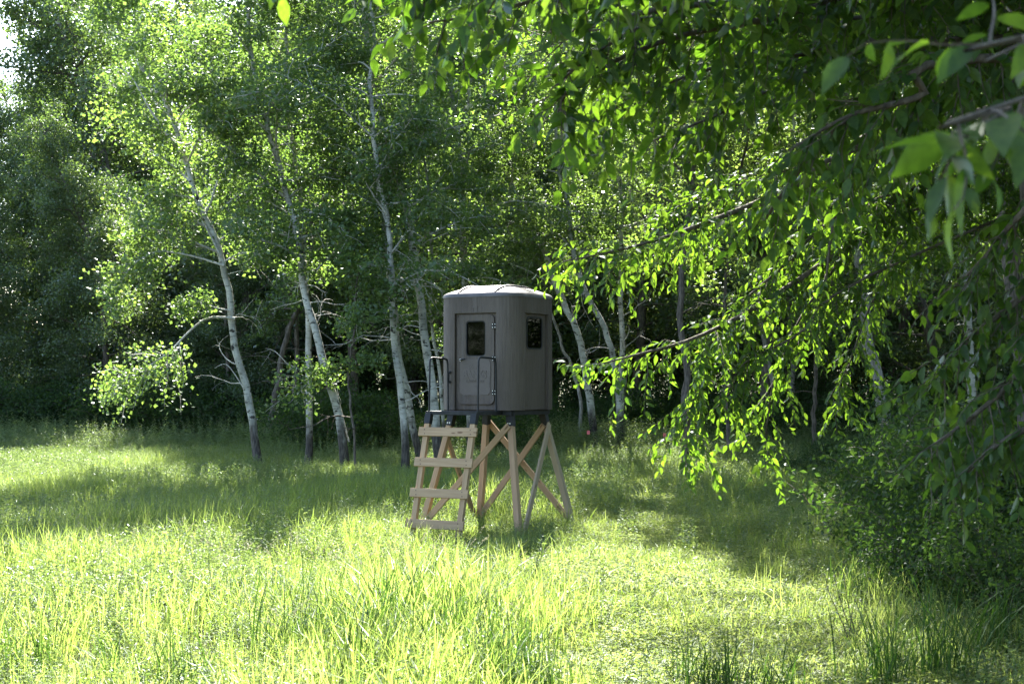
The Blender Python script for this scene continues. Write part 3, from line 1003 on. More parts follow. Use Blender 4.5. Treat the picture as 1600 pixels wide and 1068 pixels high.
def near_tree(name, seed, x, y, H, rad, label, limbs, crown, lean=(0, 0), leaf=0.15):
    base = np.array([x, y, float(gz(x, y)) - 0.1])
    root = empty(name, base, 0, label, 'tree')
    r = np.random.default_rng(seed + 1000)
    L = path(r, (0, 0, 0), (r.normal() * 0.06, 0.05, 1), H, 14, 0.05)
    g = G()
    g.tube(L, rad * (1 - 0.85 * np.linspace(0, 1, 15)) * np.array([1.4] + [1] * 14) + 0.01, 12)
    g.build('trunk', M['dark_bark'], root, True)
    lf = Leafy(seed)
    for e in limbs:
        P = [at(*q) for q in e['pix']]
        if e.get('tz'):
            k = int(np.argmin(np.abs(L[:, 2] - e['tz'])))
            P = [L[k] + base] + P
        lf.limb(P, e.get('r0', 0.03), e.get('r1', 0.005), e['n'], e.get('tl', 0.5), e.get('ll', 0.11), e.get('start', 0.2), e.get('down', 0.5), e.get('node', 0.042), e.get('spread', 0.9))
    if crown:                                # the upper crown of the same tree
        z0, cr, nl, per, up = crown
        wood = G()
        C, D = [], []
        az = 0
        for i in range(nl):
            tt = (i + r.uniform(0, 0.8)) / nl
            p, _ = along(L, (z0 + (H - z0) * tt * 0.97) / H)
            az += 2.4 + r.normal() * 0.3
            ln = cr * (1.05 - 0.5 * tt) * r.uniform(0.6, 1.1) * (1 + lean[0] * math.cos(az) + lean[1] * math.sin(az))
            el = R(r.uniform(5, 35) + 25 * tt)
            lb = path(r, p, (math.cos(az) * math.cos(el), math.sin(az) * math.cos(el), math.sin(el)), ln, 6, 0.12, (0, 0, -0.2))
            wood.tube(lb, np.linspace(0.015 + ln * 0.011, 0.005, 7), 5, cap=False)
            limb_cluster(r, wood, C, D, lb, 0.03, max(4, int(ln * 2.4)), 0.34)
        tag(wood.build('upper_limbs', M['twig_bark'], root, True), kind='stuff')
        C = np.array(C)
        cx, cy, cd = proj(C + base)
        seen = (cx > -60) & (cx < 1680) & (cy > -90) & (C[:, 1] + base[1] > 1.0)
        for c in C[seen]:
            for q in range(int(per * 0.8)):
                a = nrm(r.normal(size=3) * 0.6 + np.array([0, 0, -0.5]))
                nn = np.array([0, 0, 0.8]) + r.normal(size=3) * 0.6
                lf.B.append(c + base + r.normal(size=3) * 0.22)
                lf.A.append(a)
                lf.N.append(nrm(nn - a * np.dot(nn, a)))
                lf.S.append(0.1 * r.uniform(0.5, 1.25))
        crown_leaves(r, C[~seen], per, 0.25, leaf, width=0.55).build('crown', M['elm_leaf'], root)
    if lf.B:
        lf.build(root, base)
    return root


near_tree('overhanging_tree', 41, 6.6, 9.5, 13, 0.22,
          'near tree with large leaves whose dark branches overhang the top right', [
    dict(pix=[(1500, -160, 7.6), (1150, -110, 7.2), (880, -75, 7.0), (690, -50, 7.0), (620, -25, 7.0)], tz=6.4, n=120, tl=0.42, ll=0.104, start=0.3, down=0.45, r0=0.032),
    dict(pix=[(1480, -40, 8.2), (1250, 20, 8.0), (1050, 60, 7.8), (900, 130, 7.8), (868, 190, 7.8)], tz=5.2, n=110, tl=0.45, ll=0.104, start=0.28, down=0.22, r0=0.028),
    dict(pix=[(1450, 20, 8.8), (1280, 80, 8.6), (1100, 110, 8.6), (980, 160, 8.5), (930, 180, 8.5)], tz=5.0, n=104, tl=0.46, ll=0.104, start=0.28, down=0.22, r0=0.018),
    dict(pix=[(1400, 60, 9.4), (1250, 120, 9.2), (1120, 180, 9.0), (1020, 220, 9.0)], tz=5.0, n=80, tl=0.46, ll=0.104, start=0.25, down=0.25, r0=0.018),
    dict(pix=[(1540, 60, 8.6), (1400, 130, 8.6), (1290, 215, 8.8), (1225, 300, 9.0), (1190, 350, 9.2)], tz=4.8, n=56, tl=0.42, ll=0.104, start=0.25, down=0.4, r0=0.03, r1=0.01),
    dict(pix=[(1560, 90, 7.4), (1440, 150, 7.2), (1330, 180, 7.2), (1240, 230, 7.3)], tz=4.7, n=80, tl=0.42, ll=0.104, start=0.25, down=0.5, r0=0.03),
    dict(pix=[(1640, 40, 9.6), (1500, 130, 9.8), (1380, 220, 10.0), (1300, 290, 10.2)], tz=5.2, n=80, tl=0.46, ll=0.104, start=0.2, down=0.5, r0=0.03),
    dict(pix=[(1650, -60, 10.4), (1480, 0, 10.4), (1330, 60, 10.4), (1180, 60, 10.4)], tz=6.0, n=90, tl=0.46, ll=0.104, start=0.2, down=0.22, r0=0.03),
    dict(pix=[(1150, -70, 7.4), (980, -40, 7.3), (840, 0, 7.2), (740, 25, 7.2), (670, 35, 7.2)], tz=6.0, n=60, tl=0.4, ll=0.104, start=0.4, down=0.35, r0=0.02),
    dict(pix=[(1150, 0, 7.9), (1010, 40, 7.8), (920, 90, 7.7), (870, 135, 7.7)], tz=5.6, n=50, tl=0.42, ll=0.104, start=0.35, down=0.3, r0=0.02),
    dict(pix=[(1200, -90, 6.4), (1000, -60, 6.3), (820, -40, 6.3), (760, 20, 6.3)], tz=6.2, n=34, tl=0.4, ll=0.104, start=0.35, down=0.4, r0=0.03),
    dict(pix=[(1100, -220, 5.6), (700, -210, 5.2), (450, -120, 5.0), (436, -45, 5.0)], tz=6.8, n=3, tl=0.10, ll=0.10, start=0.93, down=0.9, r0=0.03, spread=0.3),
    dict(pix=[(1700, 120, 3.4), (1580, 170, 3.2), (1490, 225, 3.1), (1430, 255, 3.1)], tz=5.6, n=13, tl=0.24, ll=0.125, start=0.55, down=0.5, r0=0.006, r1=0.003),
    dict(pix=[(1720, 30, 3.6), (1620, 60, 3.4), (1540, 95, 3.3)], tz=5.6, n=8, tl=0.24, ll=0.125, start=0.6, down=0.5, r0=0.006, r1=0.003),
], (5.9, 5.8, 104, 17, 0.6), (-0.55, 0.45))
near_tree('drooping_tree', 42, 8.4, 17.5, 13, 0.24,
          'near tree whose long sunlit branches droop beside the blind', [
    dict(pix=[(1500, 130, 15.5), (1280, 270, 14.5), (1110, 345, 13.8), (990, 385, 13.4), (882, 408, 13.2)], tz=6.2, n=116, tl=0.5, ll=0.096, start=0.25, down=0.5, r0=0.05, node=0.038),
    dict(pix=[(1500, 250, 15.5), (1330, 380, 14.8), (1180, 480, 14.2), (1080, 530, 13.8), (990, 555, 13.6), (916, 574, 13.5)], tz=5.6, n=64, tl=0.55, ll=0.096, start=0.25, down=0.45, r0=0.04, node=0.038),
    dict(pix=[(1400, 300, 15), (1220, 420, 14.4), (1120, 520, 14.2), (1085, 620, 14.1), (1070, 690, 14.1)], tz=5.8, n=96, tl=0.55, ll=0.096, start=0.3, down=0.42, r0=0.018, node=0.038),
    dict(pix=[(1420, 330, 15.2), (1290, 440, 14.8), (1220, 560, 14.6), (1200, 650, 14.6), (1195, 710, 14.6)], tz=5.4, n=64, tl=0.5, ll=0.096, start=0.3, down=0.42, r0=0.018, node=0.038),
    dict(pix=[(1480, 330, 15.8), (1380, 440, 15.6), (1330, 560, 15.5), (1310, 640, 15.5)], tz=5.2, n=64, tl=0.5, ll=0.096, start=0.3, down=0.42, r0=0.016, node=0.038),
    dict(pix=[(1330, 235, 13.2), (1305, 330, 13.0), (1290, 440, 13.0)], tz=6.4, n=20, tl=0.45, ll=0.096, start=0.4, down=0.6, r0=0.03, r1=0.008, node=0.038),
    dict(pix=[(1420, 200, 16.5), (1250, 260, 16), (1120, 300, 15.8), (1020, 340, 15.6)], tz=6.2, n=76, tl=0.5, ll=0.096, start=0.25, down=0.35, r0=0.018, node=0.038),
    dict(pix=[(1600, 200, 17), (1480, 300, 16.8), (1400, 380, 16.6)], tz=6.0, n=60, tl=0.6, ll=0.096, start=0.2, down=0.35, r0=0.018, node=0.038),
    dict(pix=[(1380, 420, 14.6), (1250, 520, 14.2), (1160, 570, 14.0), (1130, 640, 14.0)], tz=5.2, n=64, tl=0.5, ll=0.096, start=0.35, down=0.42, r0=0.016, node=0.038),
], (6.4, 5.2, 52, 16, 0.6), (-0.1, 0.1))
near_tree('leafy_tree', 43, 5.2, 7.6, 11, 0.14,
          'near tree with dull green leaves hanging down the right border', [
    dict(pix=[(1700, 260, 8.2), (1600, 330, 8.2), (1540, 400, 8.3), (1490, 450, 8.4)], tz=4.2, n=40, tl=0.4, ll=0.096, start=0.3, down=0.6),
    dict(pix=[(1700, 380, 8.4), (1590, 470, 8.4), (1500, 540, 8.5), (1460, 590, 8.5)], tz=3.8, n=44, tl=0.4, ll=0.096, start=0.3, down=0.6),
    dict(pix=[(1700, 480, 8.0), (1600, 580, 8.0), (1520, 650, 8.0), (1450, 700, 8.0)], tz=3.5, n=48, tl=0.4, ll=0.096, start=0.3, down=0.6),
    dict(pix=[(1720, 600, 7.8), (1620, 660, 7.8), (1550, 700, 7.8), (1510, 740, 7.8)], tz=3.0, n=34, tl=0.35, ll=0.096, start=0.3, down=0.6),
], (5.5, 4.3, 104, 17, 0.6), (-0.5, 0.0))
near_tree('leafy_tree', 44, 9.6, 25.4, 17, 0.24, 'broad leafy tree at the right border shading the right of the clearing', [], (8.2, 5.8, 96, 20, 0.6), (-0.45, 0), 0.165)
near_tree('leafy_tree', 46, 10.6, 31.5, 17.5, 0.24, 'tall broad tree added out of view beyond the right border to shade the right bank', [], (8.6, 5.6, 80, 18, 0.6), (-0.35, 0), 0.165)  # added outside the frame to block sun from the right bank shrubs
near_tree('leafy_tree', 45, 5.9, 14.8, 14, 0.22, 'tree added out of view beyond the right border to shade the overhanging leaves', [], (7.8, 4.6, 62, 16, 0.6), (-0.1, 0.1), 0.155)  # added outside the frame; its crown blocks sun from the overhanging branches

# ------------------------------------------------------------------ meadow plants (stuff): small tufts spread by geometry nodes
PROTO = bpy.data.collections.new('plant_shapes')


def blade(g, r, p, h, w, lean, az, mi=0, nseg=4, rn=None):
    d = np.array([math.cos(az), math.sin(az), 0])
    s = np.array([-math.sin(az), math.cos(az), 0])
    tw = r.uniform(-0.5, 0.5)
    s = nrm(s * math.cos(tw) + d * math.sin(tw))
    V, F = [], []
    for q in range(nseg):
        f = q / nseg
        c = p + d * lean * f ** 2.2 * h + np.array([0, 0, h * (f - 0.35 * min(1, lean) * f ** 3)])
        ww = w * (0.7 + 0.6 * f - 1.1 * f * f)
        V += [c - s * ww, c + s * ww]
    V.append(p + d * lean * h + np.array([0, 0, h * (1 - 0.35 * min(1, lean))]))
    for q in range(nseg - 1):
        F.append([2 * q, 2 * q + 1, 2 * q + 3, 2 * q + 2])
    g.add(V, F, r.uniform(0, 1) if rn is None else rn, mi)
    k = 2 * (nseg - 1)
    g.add([V[k], V[k + 1], V[-1]], [[0, 1, 2]], 0.5 if rn is None else rn, mi)


def proto(name, g, mats):
    o = bpy.data.objects.new(name, g.mesh(name, mats, True))
    PROTO.objects.link(o)
    return o


def leaf_quad(g, r, p, a, L, w, rn, mi=0, n_bias=1.0):
    a = nrm(a)
    N = np.array([0, 0, n_bias]) + r.normal(size=3) * 0.5
    N = nrm(N - a * np.dot(N, a))
    B = np.cross(N, a)
    V = [p, p + a * L * 0.4 + B * w + N * L * 0.07, p + a * L - N * L * 0.12, p + a * L * 0.4 - B * w + N * L * 0.07]
    g.add(V, [[0, 2, 1], [0, 3, 2]], rn, mi)


def make_protos():
    P = {}
    r = np.random.default_rng(77)
    P['tall'] = []
    for v in range(5):
        g = G()
        for q in range(26):
            p = np.array([*r.normal(size=2) * 0.09, -0.02])
            blade(g, r, p, r.uniform(0.22, 0.62), r.uniform(0.0035, 0.0065), r.uniform(0.1, 0.8), r.uniform(0, 6.28))
        P['tall'].append(proto('tall_grass', g, [M['grass']]))
    P['short'] = []
    for v in range(4):
        g = G()
        for q in range(34):
            p = np.array([*r.normal(size=2) * 0.13, -0.01])
            blade(g, r, p, r.uniform(0.08, 0.24), r.uniform(0.003, 0.005), r.uniform(0.2, 1.0), r.uniform(0, 6.28), nseg=3)
        P['short'].append(proto('short_grass', g, [M['grass']]))
    P['clover'] = []
    for v in range(4):
        g = G()
        for q in range(36):
            c = np.array([*r.normal(size=2) * 0.14, r.uniform(0.02, 0.11)])
            a0 = r.uniform(0, 6.28)
            rn = r.uniform(0, 1)
            for k in range(3):
                a = a0 + k * 2.094
                leaf_quad(g, r, c, (math.cos(a), math.sin(a), r.uniform(-0.3, 0.35)), r.uniform(0.018, 0.034), 0.010, rn)
        P['clover'].append(proto('clover_patch', g, [M['clover']]))
    P['forb'] = []
    for v in range(6):
        g = G()
        for s in range(4):
            h = r.uniform(0.25, 0.62)
            b = np.array([*r.normal(size=2) * 0.1, -0.02])
            T = path(r, b, (r.normal() * 0.18, r.normal() * 0.18, 1), h, 5, 0.06)
            g.tube(T, np.linspace(0.0035, 0.0015, 6), 3, rnd=0.3, cap=False)
            n = int(h / 0.028)
            for q in range(n):
                c, tg = along(T, 0.15 + 0.85 * q / n)
                a = q * 2.4 + s
                L = 0.085 * (1.1 - 0.6 * q / n) * r.uniform(0.7, 1.2)
                leaf_quad(g, r, c, (math.cos(a), math.sin(a), r.uniform(0.0, 0.7)), L, L * 0.16, r.uniform(0, 1))
        P['forb'].append(proto('forb_clump', g, [M['forb']]))
    P['weed'] = []
    for v in range(4):
        g = G()
        for s in range(5):
            h = r.uniform(0.5, 1.0)
            b = np.array([*r.normal(size=2) * 0.16, -0.02])
            T = path(r, b, (r.normal() * 0.15, r.normal() * 0.15, 1), h, 5, 0.06)
            g.tube(T, np.linspace(0.004, 0.0015, 6), 3, rnd=0.3, cap=False)
            n = int(h / 0.035)
            for q in range(n):
                c, tg = along(T, 0.1 + 0.9 * q / n)
                a = q * 2.4 + s
                L = 0.11 * (1.1 - 0.6 * q / n) * r.uniform(0.7, 1.2)
                leaf_quad(g, r, c, (math.cos(a), math.sin(a), r.uniform(-0.2, 0.6)), L, L * 0.2, r.uniform(0, 1))
        P['weed'].append(proto('weed_clump', g, [M['forb']]))
    P['seed'] = []
    for v in range(3):
        g = G()
        for s in range(4):
            h = r.uniform(0.55, 0.85)
            b = np.array([*r.normal(size=2) * 0.06, -0.02])
            a = r.uniform(0, 6.28)
            T = path(r, b, (math.cos(a) * 0.15, math.sin(a) * 0.15, 1), h, 7, 0.03, (math.cos(a) * 0.7, math.sin(a) * 0.7, -0.35))
            g.tube(T, np.linspace(0.0022, 0.001, 8), 3, rnd=0.4, cap=False)
            for q in range(26):
                c, tg = along(T, 0.80 + 0.2 * r.uniform())
                leaf_quad(g, r, c, tg * 0.8 + r.normal(size=3) * 0.55, r.uniform(0.015, 0.035), 0.0022, r.uniform(0, 1), 1)
        for q in range(9):
            blade(g, r, np.array([*r.normal(size=2) * 0.05, -0.02]), r.uniform(0.25, 0.5), 0.004, r.uniform(0.2, 0.8), r.uniform(0, 6.28))
        P['seed'].append(proto('seed_grass', g, [M['grass'], M['straw']]))
    return P


PP = make_protos()


def scatter(name, label, pts, scale, protos, seed, coll_name):
    """one stuff object: points carry rotation, size and shape number for geometry nodes"""
    r = np.random.default_rng(seed)
    n = len(pts)
    coll = bpy.data.collections.new(coll_name)
    for q, o in enumerate(protos):
        c = o.copy()
        c.name = '%s_shape_%02d' % (coll_name, q)
        coll.objects.link(c)
    me = bpy.data.meshes.new(name)
    me.vertices.add(n)
    me.vertices.foreach_set('co', pts.astype(np.float32).ravel())
    rot = np.zeros((n, 3), np.float32)
    rot[:, 2] = r.uniform(0, 6.28, n)
    rot[:, 0] = r.normal(0, 0.08, n)
    rot[:, 1] = r.normal(0, 0.08, n)
    a = me.attributes.new('rot', 'FLOAT_VECTOR', 'POINT')
    a.data.foreach_set('vector', rot.ravel())
    sc = np.stack([scale * r.uniform(0.85, 1.15, n), scale * r.uniform(0.85, 1.15, n), scale * r.uniform(0.75, 1.25, n)], 1).astype(np.float32)
    a = me.attributes.new('size', 'FLOAT_VECTOR', 'POINT')
    a.data.foreach_set('vector', sc.ravel())
    a = me.attributes.new('pick', 'INT', 'POINT')
    a.data.foreach_set('value', r.integers(0, len(protos), n).astype(np.int32))
    o = link(name, me)
    ng = bpy.data.node_groups.new(name, 'GeometryNodeTree')
    ng.interface.new_socket('Geometry', in_out='INPUT', socket_type='NodeSocketGeometry')
    ng.interface.new_socket('Geometry', in_out='OUTPUT', socket_type='NodeSocketGeometry')
    N = ng.nodes
    gi, go = N.new('NodeGroupInput'), N.new('NodeGroupOutput')
    ip = N.new('GeometryNodeInstanceOnPoints')
    ci = N.new('GeometryNodeCollectionInfo')
    ci.inputs['Collection'].default_value = coll
    ci.inputs['Separate Children'].default_value = True
    ci.inputs['Reset Children'].default_value = True
    ip.inputs['Pick Instance'].default_value = True

    def na(nm, ty):
        x = N.new('GeometryNodeInputNamedAttribute')
        x.data_type = ty
        x.inputs['Name'].default_value = nm
        return x.outputs['Attribute']
    ng.links.new(gi.outputs[0], ip.inputs['Points'])
    ng.links.new(ci.outputs[0], ip.inputs['Instance'])
    ng.links.new(na('pick', 'INT'), ip.inputs['Instance Index'])
    ng.links.new(na('rot', 'FLOAT_VECTOR'), ip.inputs['Rotation'])
    ng.links.new(na('size', 'FLOAT_VECTOR'), ip.inputs['Scale'])
    ng.links.new(ip.outputs[0], go.inputs[0])
    md = o.modifiers.new('spread', 'NODES')
    md.node_group = ng
    return tag(o, label, kind='stuff')


def field(r, n, y0, y1, margin=3.0):
    y = np.sqrt(r.uniform(0, 1, n) * (y1 ** 2 - y0 ** 2) + y0 ** 2)
    x = r.uniform(-1, 1, n) * (y * 0.345 + margin)
    return x, y


def lump(x, y, s, seed):
    return 0.5 + 0.5 * np.sin(x * s + seed + 1.7 * np.sin(y * s * 0.7 + seed)) * np.sin(y * s * 1.1 + seed * 2 + 1.3 * np.sin(x * s * 0.8))


def mown(x, y):
    """1 where the low clover clearing lies (right of the tall meadow, up to behind the blind)"""
    edge = 0.25 - 0.03 * (y - 14) + 0.35 * np.sin(y * 0.9)
    edge = np.where(y > 21, edge + 0.22 * (y - 21), edge)
    right = (7.0 - 0.0 * y) - 0.06 * (y - 20)
    k = 1 / (1 + np.exp(-(x - edge) / 0.25)) * 1 / (1 + np.exp((x - right * 0.62 - 0.07 * y * 0.0) / 0.5)) * 1 / (1 + np.exp((y - 36.5) / 0.8))
    return k


def put(name, label, kind, n, y0, y1, dens, size, seed):
    r = np.random.default_rng(seed)
    x, y = field(r, n, y0, y1)
    d = dens(x, y)
    m = r.uniform(0, 1, n) < d
    x, y = x[m], y[m]
    s = size(x, y) * np.ones(len(x))
    return scatter(name, label, np.stack([x, y, gz(x, y)], 1), s, PP[kind], seed, name)


put('meadow_grass', 'tall bright meadow grass on the left and around the blind', 'tall', 34000, 9.5, 62,
    lambda x, y: (1 - mown(x, y)) * (0.35 + 0.65 * lump(x, y, 0.9, 1)) * np.where(y > 48, 0.4, 1.0),
    lambda x, y: (0.7 + 0.6 * lump(x, y, 0.5, 4)) * np.where(y > 33, 0.62, 1.0) * (1 + 0.75 * np.exp(-((x + 0.9) / 0.9) ** 2) / (1 + np.exp((y - 17.5) / 0.6))) * (1 - 0.5 * np.exp(-((x + 0.6) / 1.8) ** 2 - ((y - 23.2) / 2.2) ** 2)), 301)
put('short_grass', 'short grass of the low clearing right of the meadow', 'short', 26000, 9.5, 48,
    lambda x, y: 0.45 + 0.4 * mown(x, y), lambda x, y: 0.8 + 0.4 * lump(x, y, 0.8, 2), 302)
put('clover', 'low clover and broad leaved ground cover in the clearing', 'clover', 30000, 9.5, 48,
    lambda x, y: 0.25 + 0.75 * mown(x, y), lambda x, y: 0.9 + 0.4 * lump(x, y, 0.8, 3), 303)
put('wildflower_leaves', 'small leaved forbs mixed through the bright meadow', 'forb', 26000, 9.5, 50,
    lambda x, y: (1 - 0.93 * mown(x, y)) * (0.2 + 0.8 * lump(x, y, 0.7, 6)), lambda x, y: (0.7 + 0.4 * lump(x, y, 0.6, 5)) * (1 - 0.6 * np.exp(-((x + 0.9) / 1.3) ** 2 - ((y - 22.9) / 1.6) ** 2)), 304)
put('tall_weeds', 'waist high weeds at the edge of the wood', 'weed', 15000, 24, 62,
    lambda x, y: np.clip((y - 36.5 - 4.2 * (x < -1.0) - 3.0 * (x < -8)) / 3.0, 0.0, 1) * (0.35 + 0.65 * lump(x, y, 0.6, 8)) + np.clip((x - 4.0 - 0.1 * (y - 24)) / 1.5, 0, 1) * 0.6,
    lambda x, y: (0.8 + 0.35 * lump(x, y, 0.6, 9)) * np.where(y < 44, 0.7, 1.0), 305)
put('seed_grass', 'arching grass with pale feathery seed heads', 'seed', 2600, 11, 34,
    lambda x, y: (1 - mown(x, y)) * np.where((x > -7) & (x < 0.5) & (y > 18) & (y < 25), 0.40 - 0.4 * ((x > -2.2) & (x < 0.6) & (y > 21.0)), 0.07), lambda x, y: 0.95 - 0.3 * (y > 20), 306)


# ------------------------------------------------------------------ the blind and its stand
BX, BY = at(778.5, 600, 25.5)[0], 25.5
BZ = 2.03
RZ = R(-30)


def rrect(w, h, rad, cx=0.0, cy=0.0, k=6):
    pts = []
    for sx, sy, a0 in ((1, 1, 0), (-1, 1, 90), (-1, -1, 180), (1, -1, 270)):
        for q in range(k + 1):
            a = R(a0 + 90 * q / k)
            pts.append((cx + sx * (w / 2 - rad) + rad * math.cos(a), cy + sy * (h / 2 - rad) + rad * math.sin(a)))
    return np.array(pts)


def ring_plate(g, outer, inner, yf, yb, rot=0.0, mi=0, sides=True):
    """plate in the XZ plane between depth yf (front) and yb, with a hole; turned about Z by rot"""
    g.fix = True
    n = len(outer)
    def P(a, y):
        return np.stack([a[:, 0], np.full(len(a), y), a[:, 1]], 1)
    V = np.concatenate([P(outer, yf), P(inner, yf), P(outer, yb), P(inner, yb)])
    c, s = math.cos(rot), math.sin(rot)
    V = V @ np.array([[c, s, 0], [-s, c, 0], [0, 0, 1]])
    F = []
    for q in range(n):
        p = (q + 1) % n
        F += [[q, n + q, n + p, p], [2 * n + q, 2 * n + p, 3 * n + p, 3 * n + q], [n + q, 3 * n + q, 3 * n + p, n + p]]
        if sides:
            F += [[q, p, 2 * n + p, 2 * n + q]]
    g.add(V, F, 0.5, mi)


def solid_plate(g, outer, yf, yb, rot=0.0, mi=0):
    g.fix = True
    n = len(outer)
    c, s = math.cos(rot), math.sin(rot)
    cen = outer.mean(0)
    V = np.concatenate([np.stack([outer[:, 0], np.full(n, yf), outer[:, 1]], 1), np.stack([outer[:, 0], np.full(n, yb), outer[:, 1]], 1),
                        [[cen[0], yf, cen[1]], [cen[0], yb, cen[1]]]])
    V = V @ np.array([[c, s, 0], [-s, c, 0], [0, 0, 1]])
    F3, F4 = [], []
    for q in range(n):
        p = (q + 1) % n
        F3 += [[q, 2 * n, p], [n + q, n + p, 2 * n + 1]]
        F4 += [[q, p, n + p, n + q]]
    g.add(V, F3, 0.5, mi)
    g.add(V, F4, 0.5, mi)


HALF, CR, NW, ND = 0.74, 0.30, 0.39, 0.055
ZN, ZT = 1.57, 1.84


def profile(notch, sc=1.0):
    pts = []
    for k in range(4):
        a = k * math.pi / 2
        c, s = math.cos(a), math.sin(a)
        def rot(x, y):
            return (c * x - s * y, s * x + c * y)
        if notch:
            for x, y in ((-NW, -HALF), (-NW, -HALF + ND), (NW, -HALF + ND), (NW, -HALF)):
                pts.append(rot(x, y))
        else:
            for x in (-NW, NW):
                pts.append(rot(x, -HALF))
        for q in range(9):
            b = R(-90 + 90 * q / 8)
            pts.append(rot(HALF - CR + CR * math.cos(b), -HALF + CR + CR * math.sin(b)))
    return np.array(pts) * sc


blind = empty('hunting_blind', (BX, BY, BZ), RZ, 'dark grey brown moulded hunting blind with tinted windows on wooden stand', 'hunting blind')
g = G()
pl = profile(True)
n = len(pl)
V = np.concatenate([np.c_[pl, np.zeros(n)], np.c_[pl, np.full(n, ZN)]])
F = []
for q in range(n):
    if q % 13 == 1:
        continue                       # the recessed panel is a plate with a window hole, added below
    p = (q + 1) % n
    F.append([q, p, n + p, n + q])
g.add(V, F)
pu = profile(False)
n = len(pu)
levels = [(ZN, 1.0), (ZT, 1.0)]
V = np.concatenate([np.c_[pu * s, np.full(n, z)] for z, s in levels])
g.add(V, [[q, (q + 1) % n, n + (q + 1) % n, n + q] for q in range(n)])
for k in range(4):
    rot = k * math.pi / 2
    c, s = math.cos(rot), math.sin(rot)
    W = np.array([(-NW, -HALF, ZN), (NW, -HALF, ZN), (NW, -HALF + ND, ZN), (-NW, -HALF + ND, ZN)]) @ np.array([[c, s, 0], [-s, c, 0], [0, 0, 1]])
    g.add(W, [[0, 3, 2, 1]])
    outer = rrect(2 * NW, ZN, 0.0005, 0, ZN / 2)
    inner = rrect(0.50, 0.50, 0.07, 0, 1.255) if k else rrect(0.44, 0.66, 0.05, 0, 1.15)
    ring_plate(g, outer, inner, -HALF + ND, -HALF + ND + 0.03, rot, sides=False)
fl = profile(False, 0.97)
nf = len(fl)
g.add(np.c_[np.concatenate([fl, [[0, 0]]]), np.full(nf + 1, 0.01)], [[(q + 1) % nf, q, nf] for q in range(nf)])
body = g.build('wall', M['plastic'], blind)
bevel(body, 0.007, 2)
# recessed tab above the door
g = G()
ring_plate(g, rrect(0.085, 0.10, 0.004, 0.0, 1.625), rrect(0.062, 0.078, 0.004, 0.0, 1.622), -HALF - 0.006, -HALF + 0.004)
g.build('catch_tab', M['plastic_smooth'], blind)

# windows on the other three walls: frame and pane
for k in (1, 2, 3):
    rot = k * math.pi / 2
    g = G()
    ring_plate(g, rrect(0.535, 0.535, 0.08, 0, 1.255), rrect(0.49, 0.49, 0.06, 0, 1.255), -HALF + ND - 0.008, -HALF + ND + 0.02, rot)
    w = g.build('window', M['rubber'], blind)
    g = G()
    solid_plate(g, rrect(0.50, 0.50, 0.065, 0, 1.255), -HALF + ND + 0.006, -HALF + ND + 0.012, rot)
    g.build('pane', M['glass'], w)

# roof
g = G()
pf = profile(False)
n = len(pf)
rings = [(1.012, ZT - 0.012), (1.016, ZT + 0.02), (0.985, ZT + 0.055), (0.955, ZT + 0.068)]
for q in range(1, 11):
    s = 0.955 * (1 - q / 10.0)
    rings.append((s, ZT + 0.068 + 0.150 * (1 - (s / 0.955) ** 2.1)))


def dome_z(x, y):
    lo, hi = 0.0, 1.2
    a = math.atan2(y, x)
    for _ in range(24):
        m = (lo + hi) / 2
        qx, qy = abs(x) / m if m else 9, abs(y) / m if m else 9
        h, c = HALF, CR
        ins = qx <= h and qy <= h and (qx <= h - c or qy <= h - c or math.hypot(qx - h + c, qy - h + c) <= c)
        lo, hi = (lo, m) if ins else (m, hi)
    s = hi
    return ZT + 0.068 + 0.150 * (1 - (min(s, 0.955) / 0.955) ** 2.1)


V = np.concatenate([np.c_[pf * s, np.full(n, z)] for s, z in rings])
F = []
for q in range(len(rings) - 1):
    for p in range(n):
        F.append([q * n + p, q * n + (p + 1) % n, (q + 1) * n + (p + 1) % n, (q + 1) * n + p])
g.add(V, F)
roof = g.build('roof', M['roof'], blind, True)
for xr in (-0.34, 0.36):
    g = G()
    yy = np.linspace(-0.70, 0.70, 25)
    P = np.array([(xr, y, dome_z(xr, y) + 0.006) for y in yy])
    P[0, 2] -= 0.02
    P[-1, 2] -= 0.02
    g.tube(P, 0.024, 8)
    g.build('roof_rib', M['plastic_smooth'], roof, True)

# door: slab with window hole, pane, plaque and raised lettering, hinges, latch
DY = -HALF + ND - 0.004
g = G()
DW, DZ0, DZ1 = 0.70, 0.09, 1.55
ring_plate(g, rrect(DW, DZ1 - DZ0, 0.10, -0.005, (DZ0 + DZ1) / 2), rrect(0.37, 0.57, 0.055, -0.005, 1.16), DY - 0.028, DY)
door = g.build('door', M['plastic'], blind)
bevel(door, 0.010, 3)
g = G()
ring_plate(g, rrect(0.385, 0.585, 0.06, -0.005, 1.16), rrect(0.345, 0.545, 0.045, -0.005, 1.16), DY - 0.020, DY + 0.012)
g.build('window_seal', M['rubber'], door)
g = G()
solid_plate(g, rrect(0.36, 0.56, 0.05, -0.005, 1.16), DY + 0.003, DY + 0.008)
g.build('pane', M['glass'], door)
rr_ = np.random.default_rng(3)
out = rrect(0.57, 0.58, 0.07, -0.01, 0.535, k=3)
res = []
for q in range(len(out)):
    a, b = out[q], out[(q + 1) % len(out)]
    m = max(1, int(np.linalg.norm(b - a) / 0.03))
    for w in range(m):
        res.append(a + (b - a) * w / m + rr_.normal(0, 0.004, 2))
g = G()
solid_plate(g, np.array(res), DY - 0.036, DY - 0.027)
g.build('plaque', M['plastic_smooth'], door)


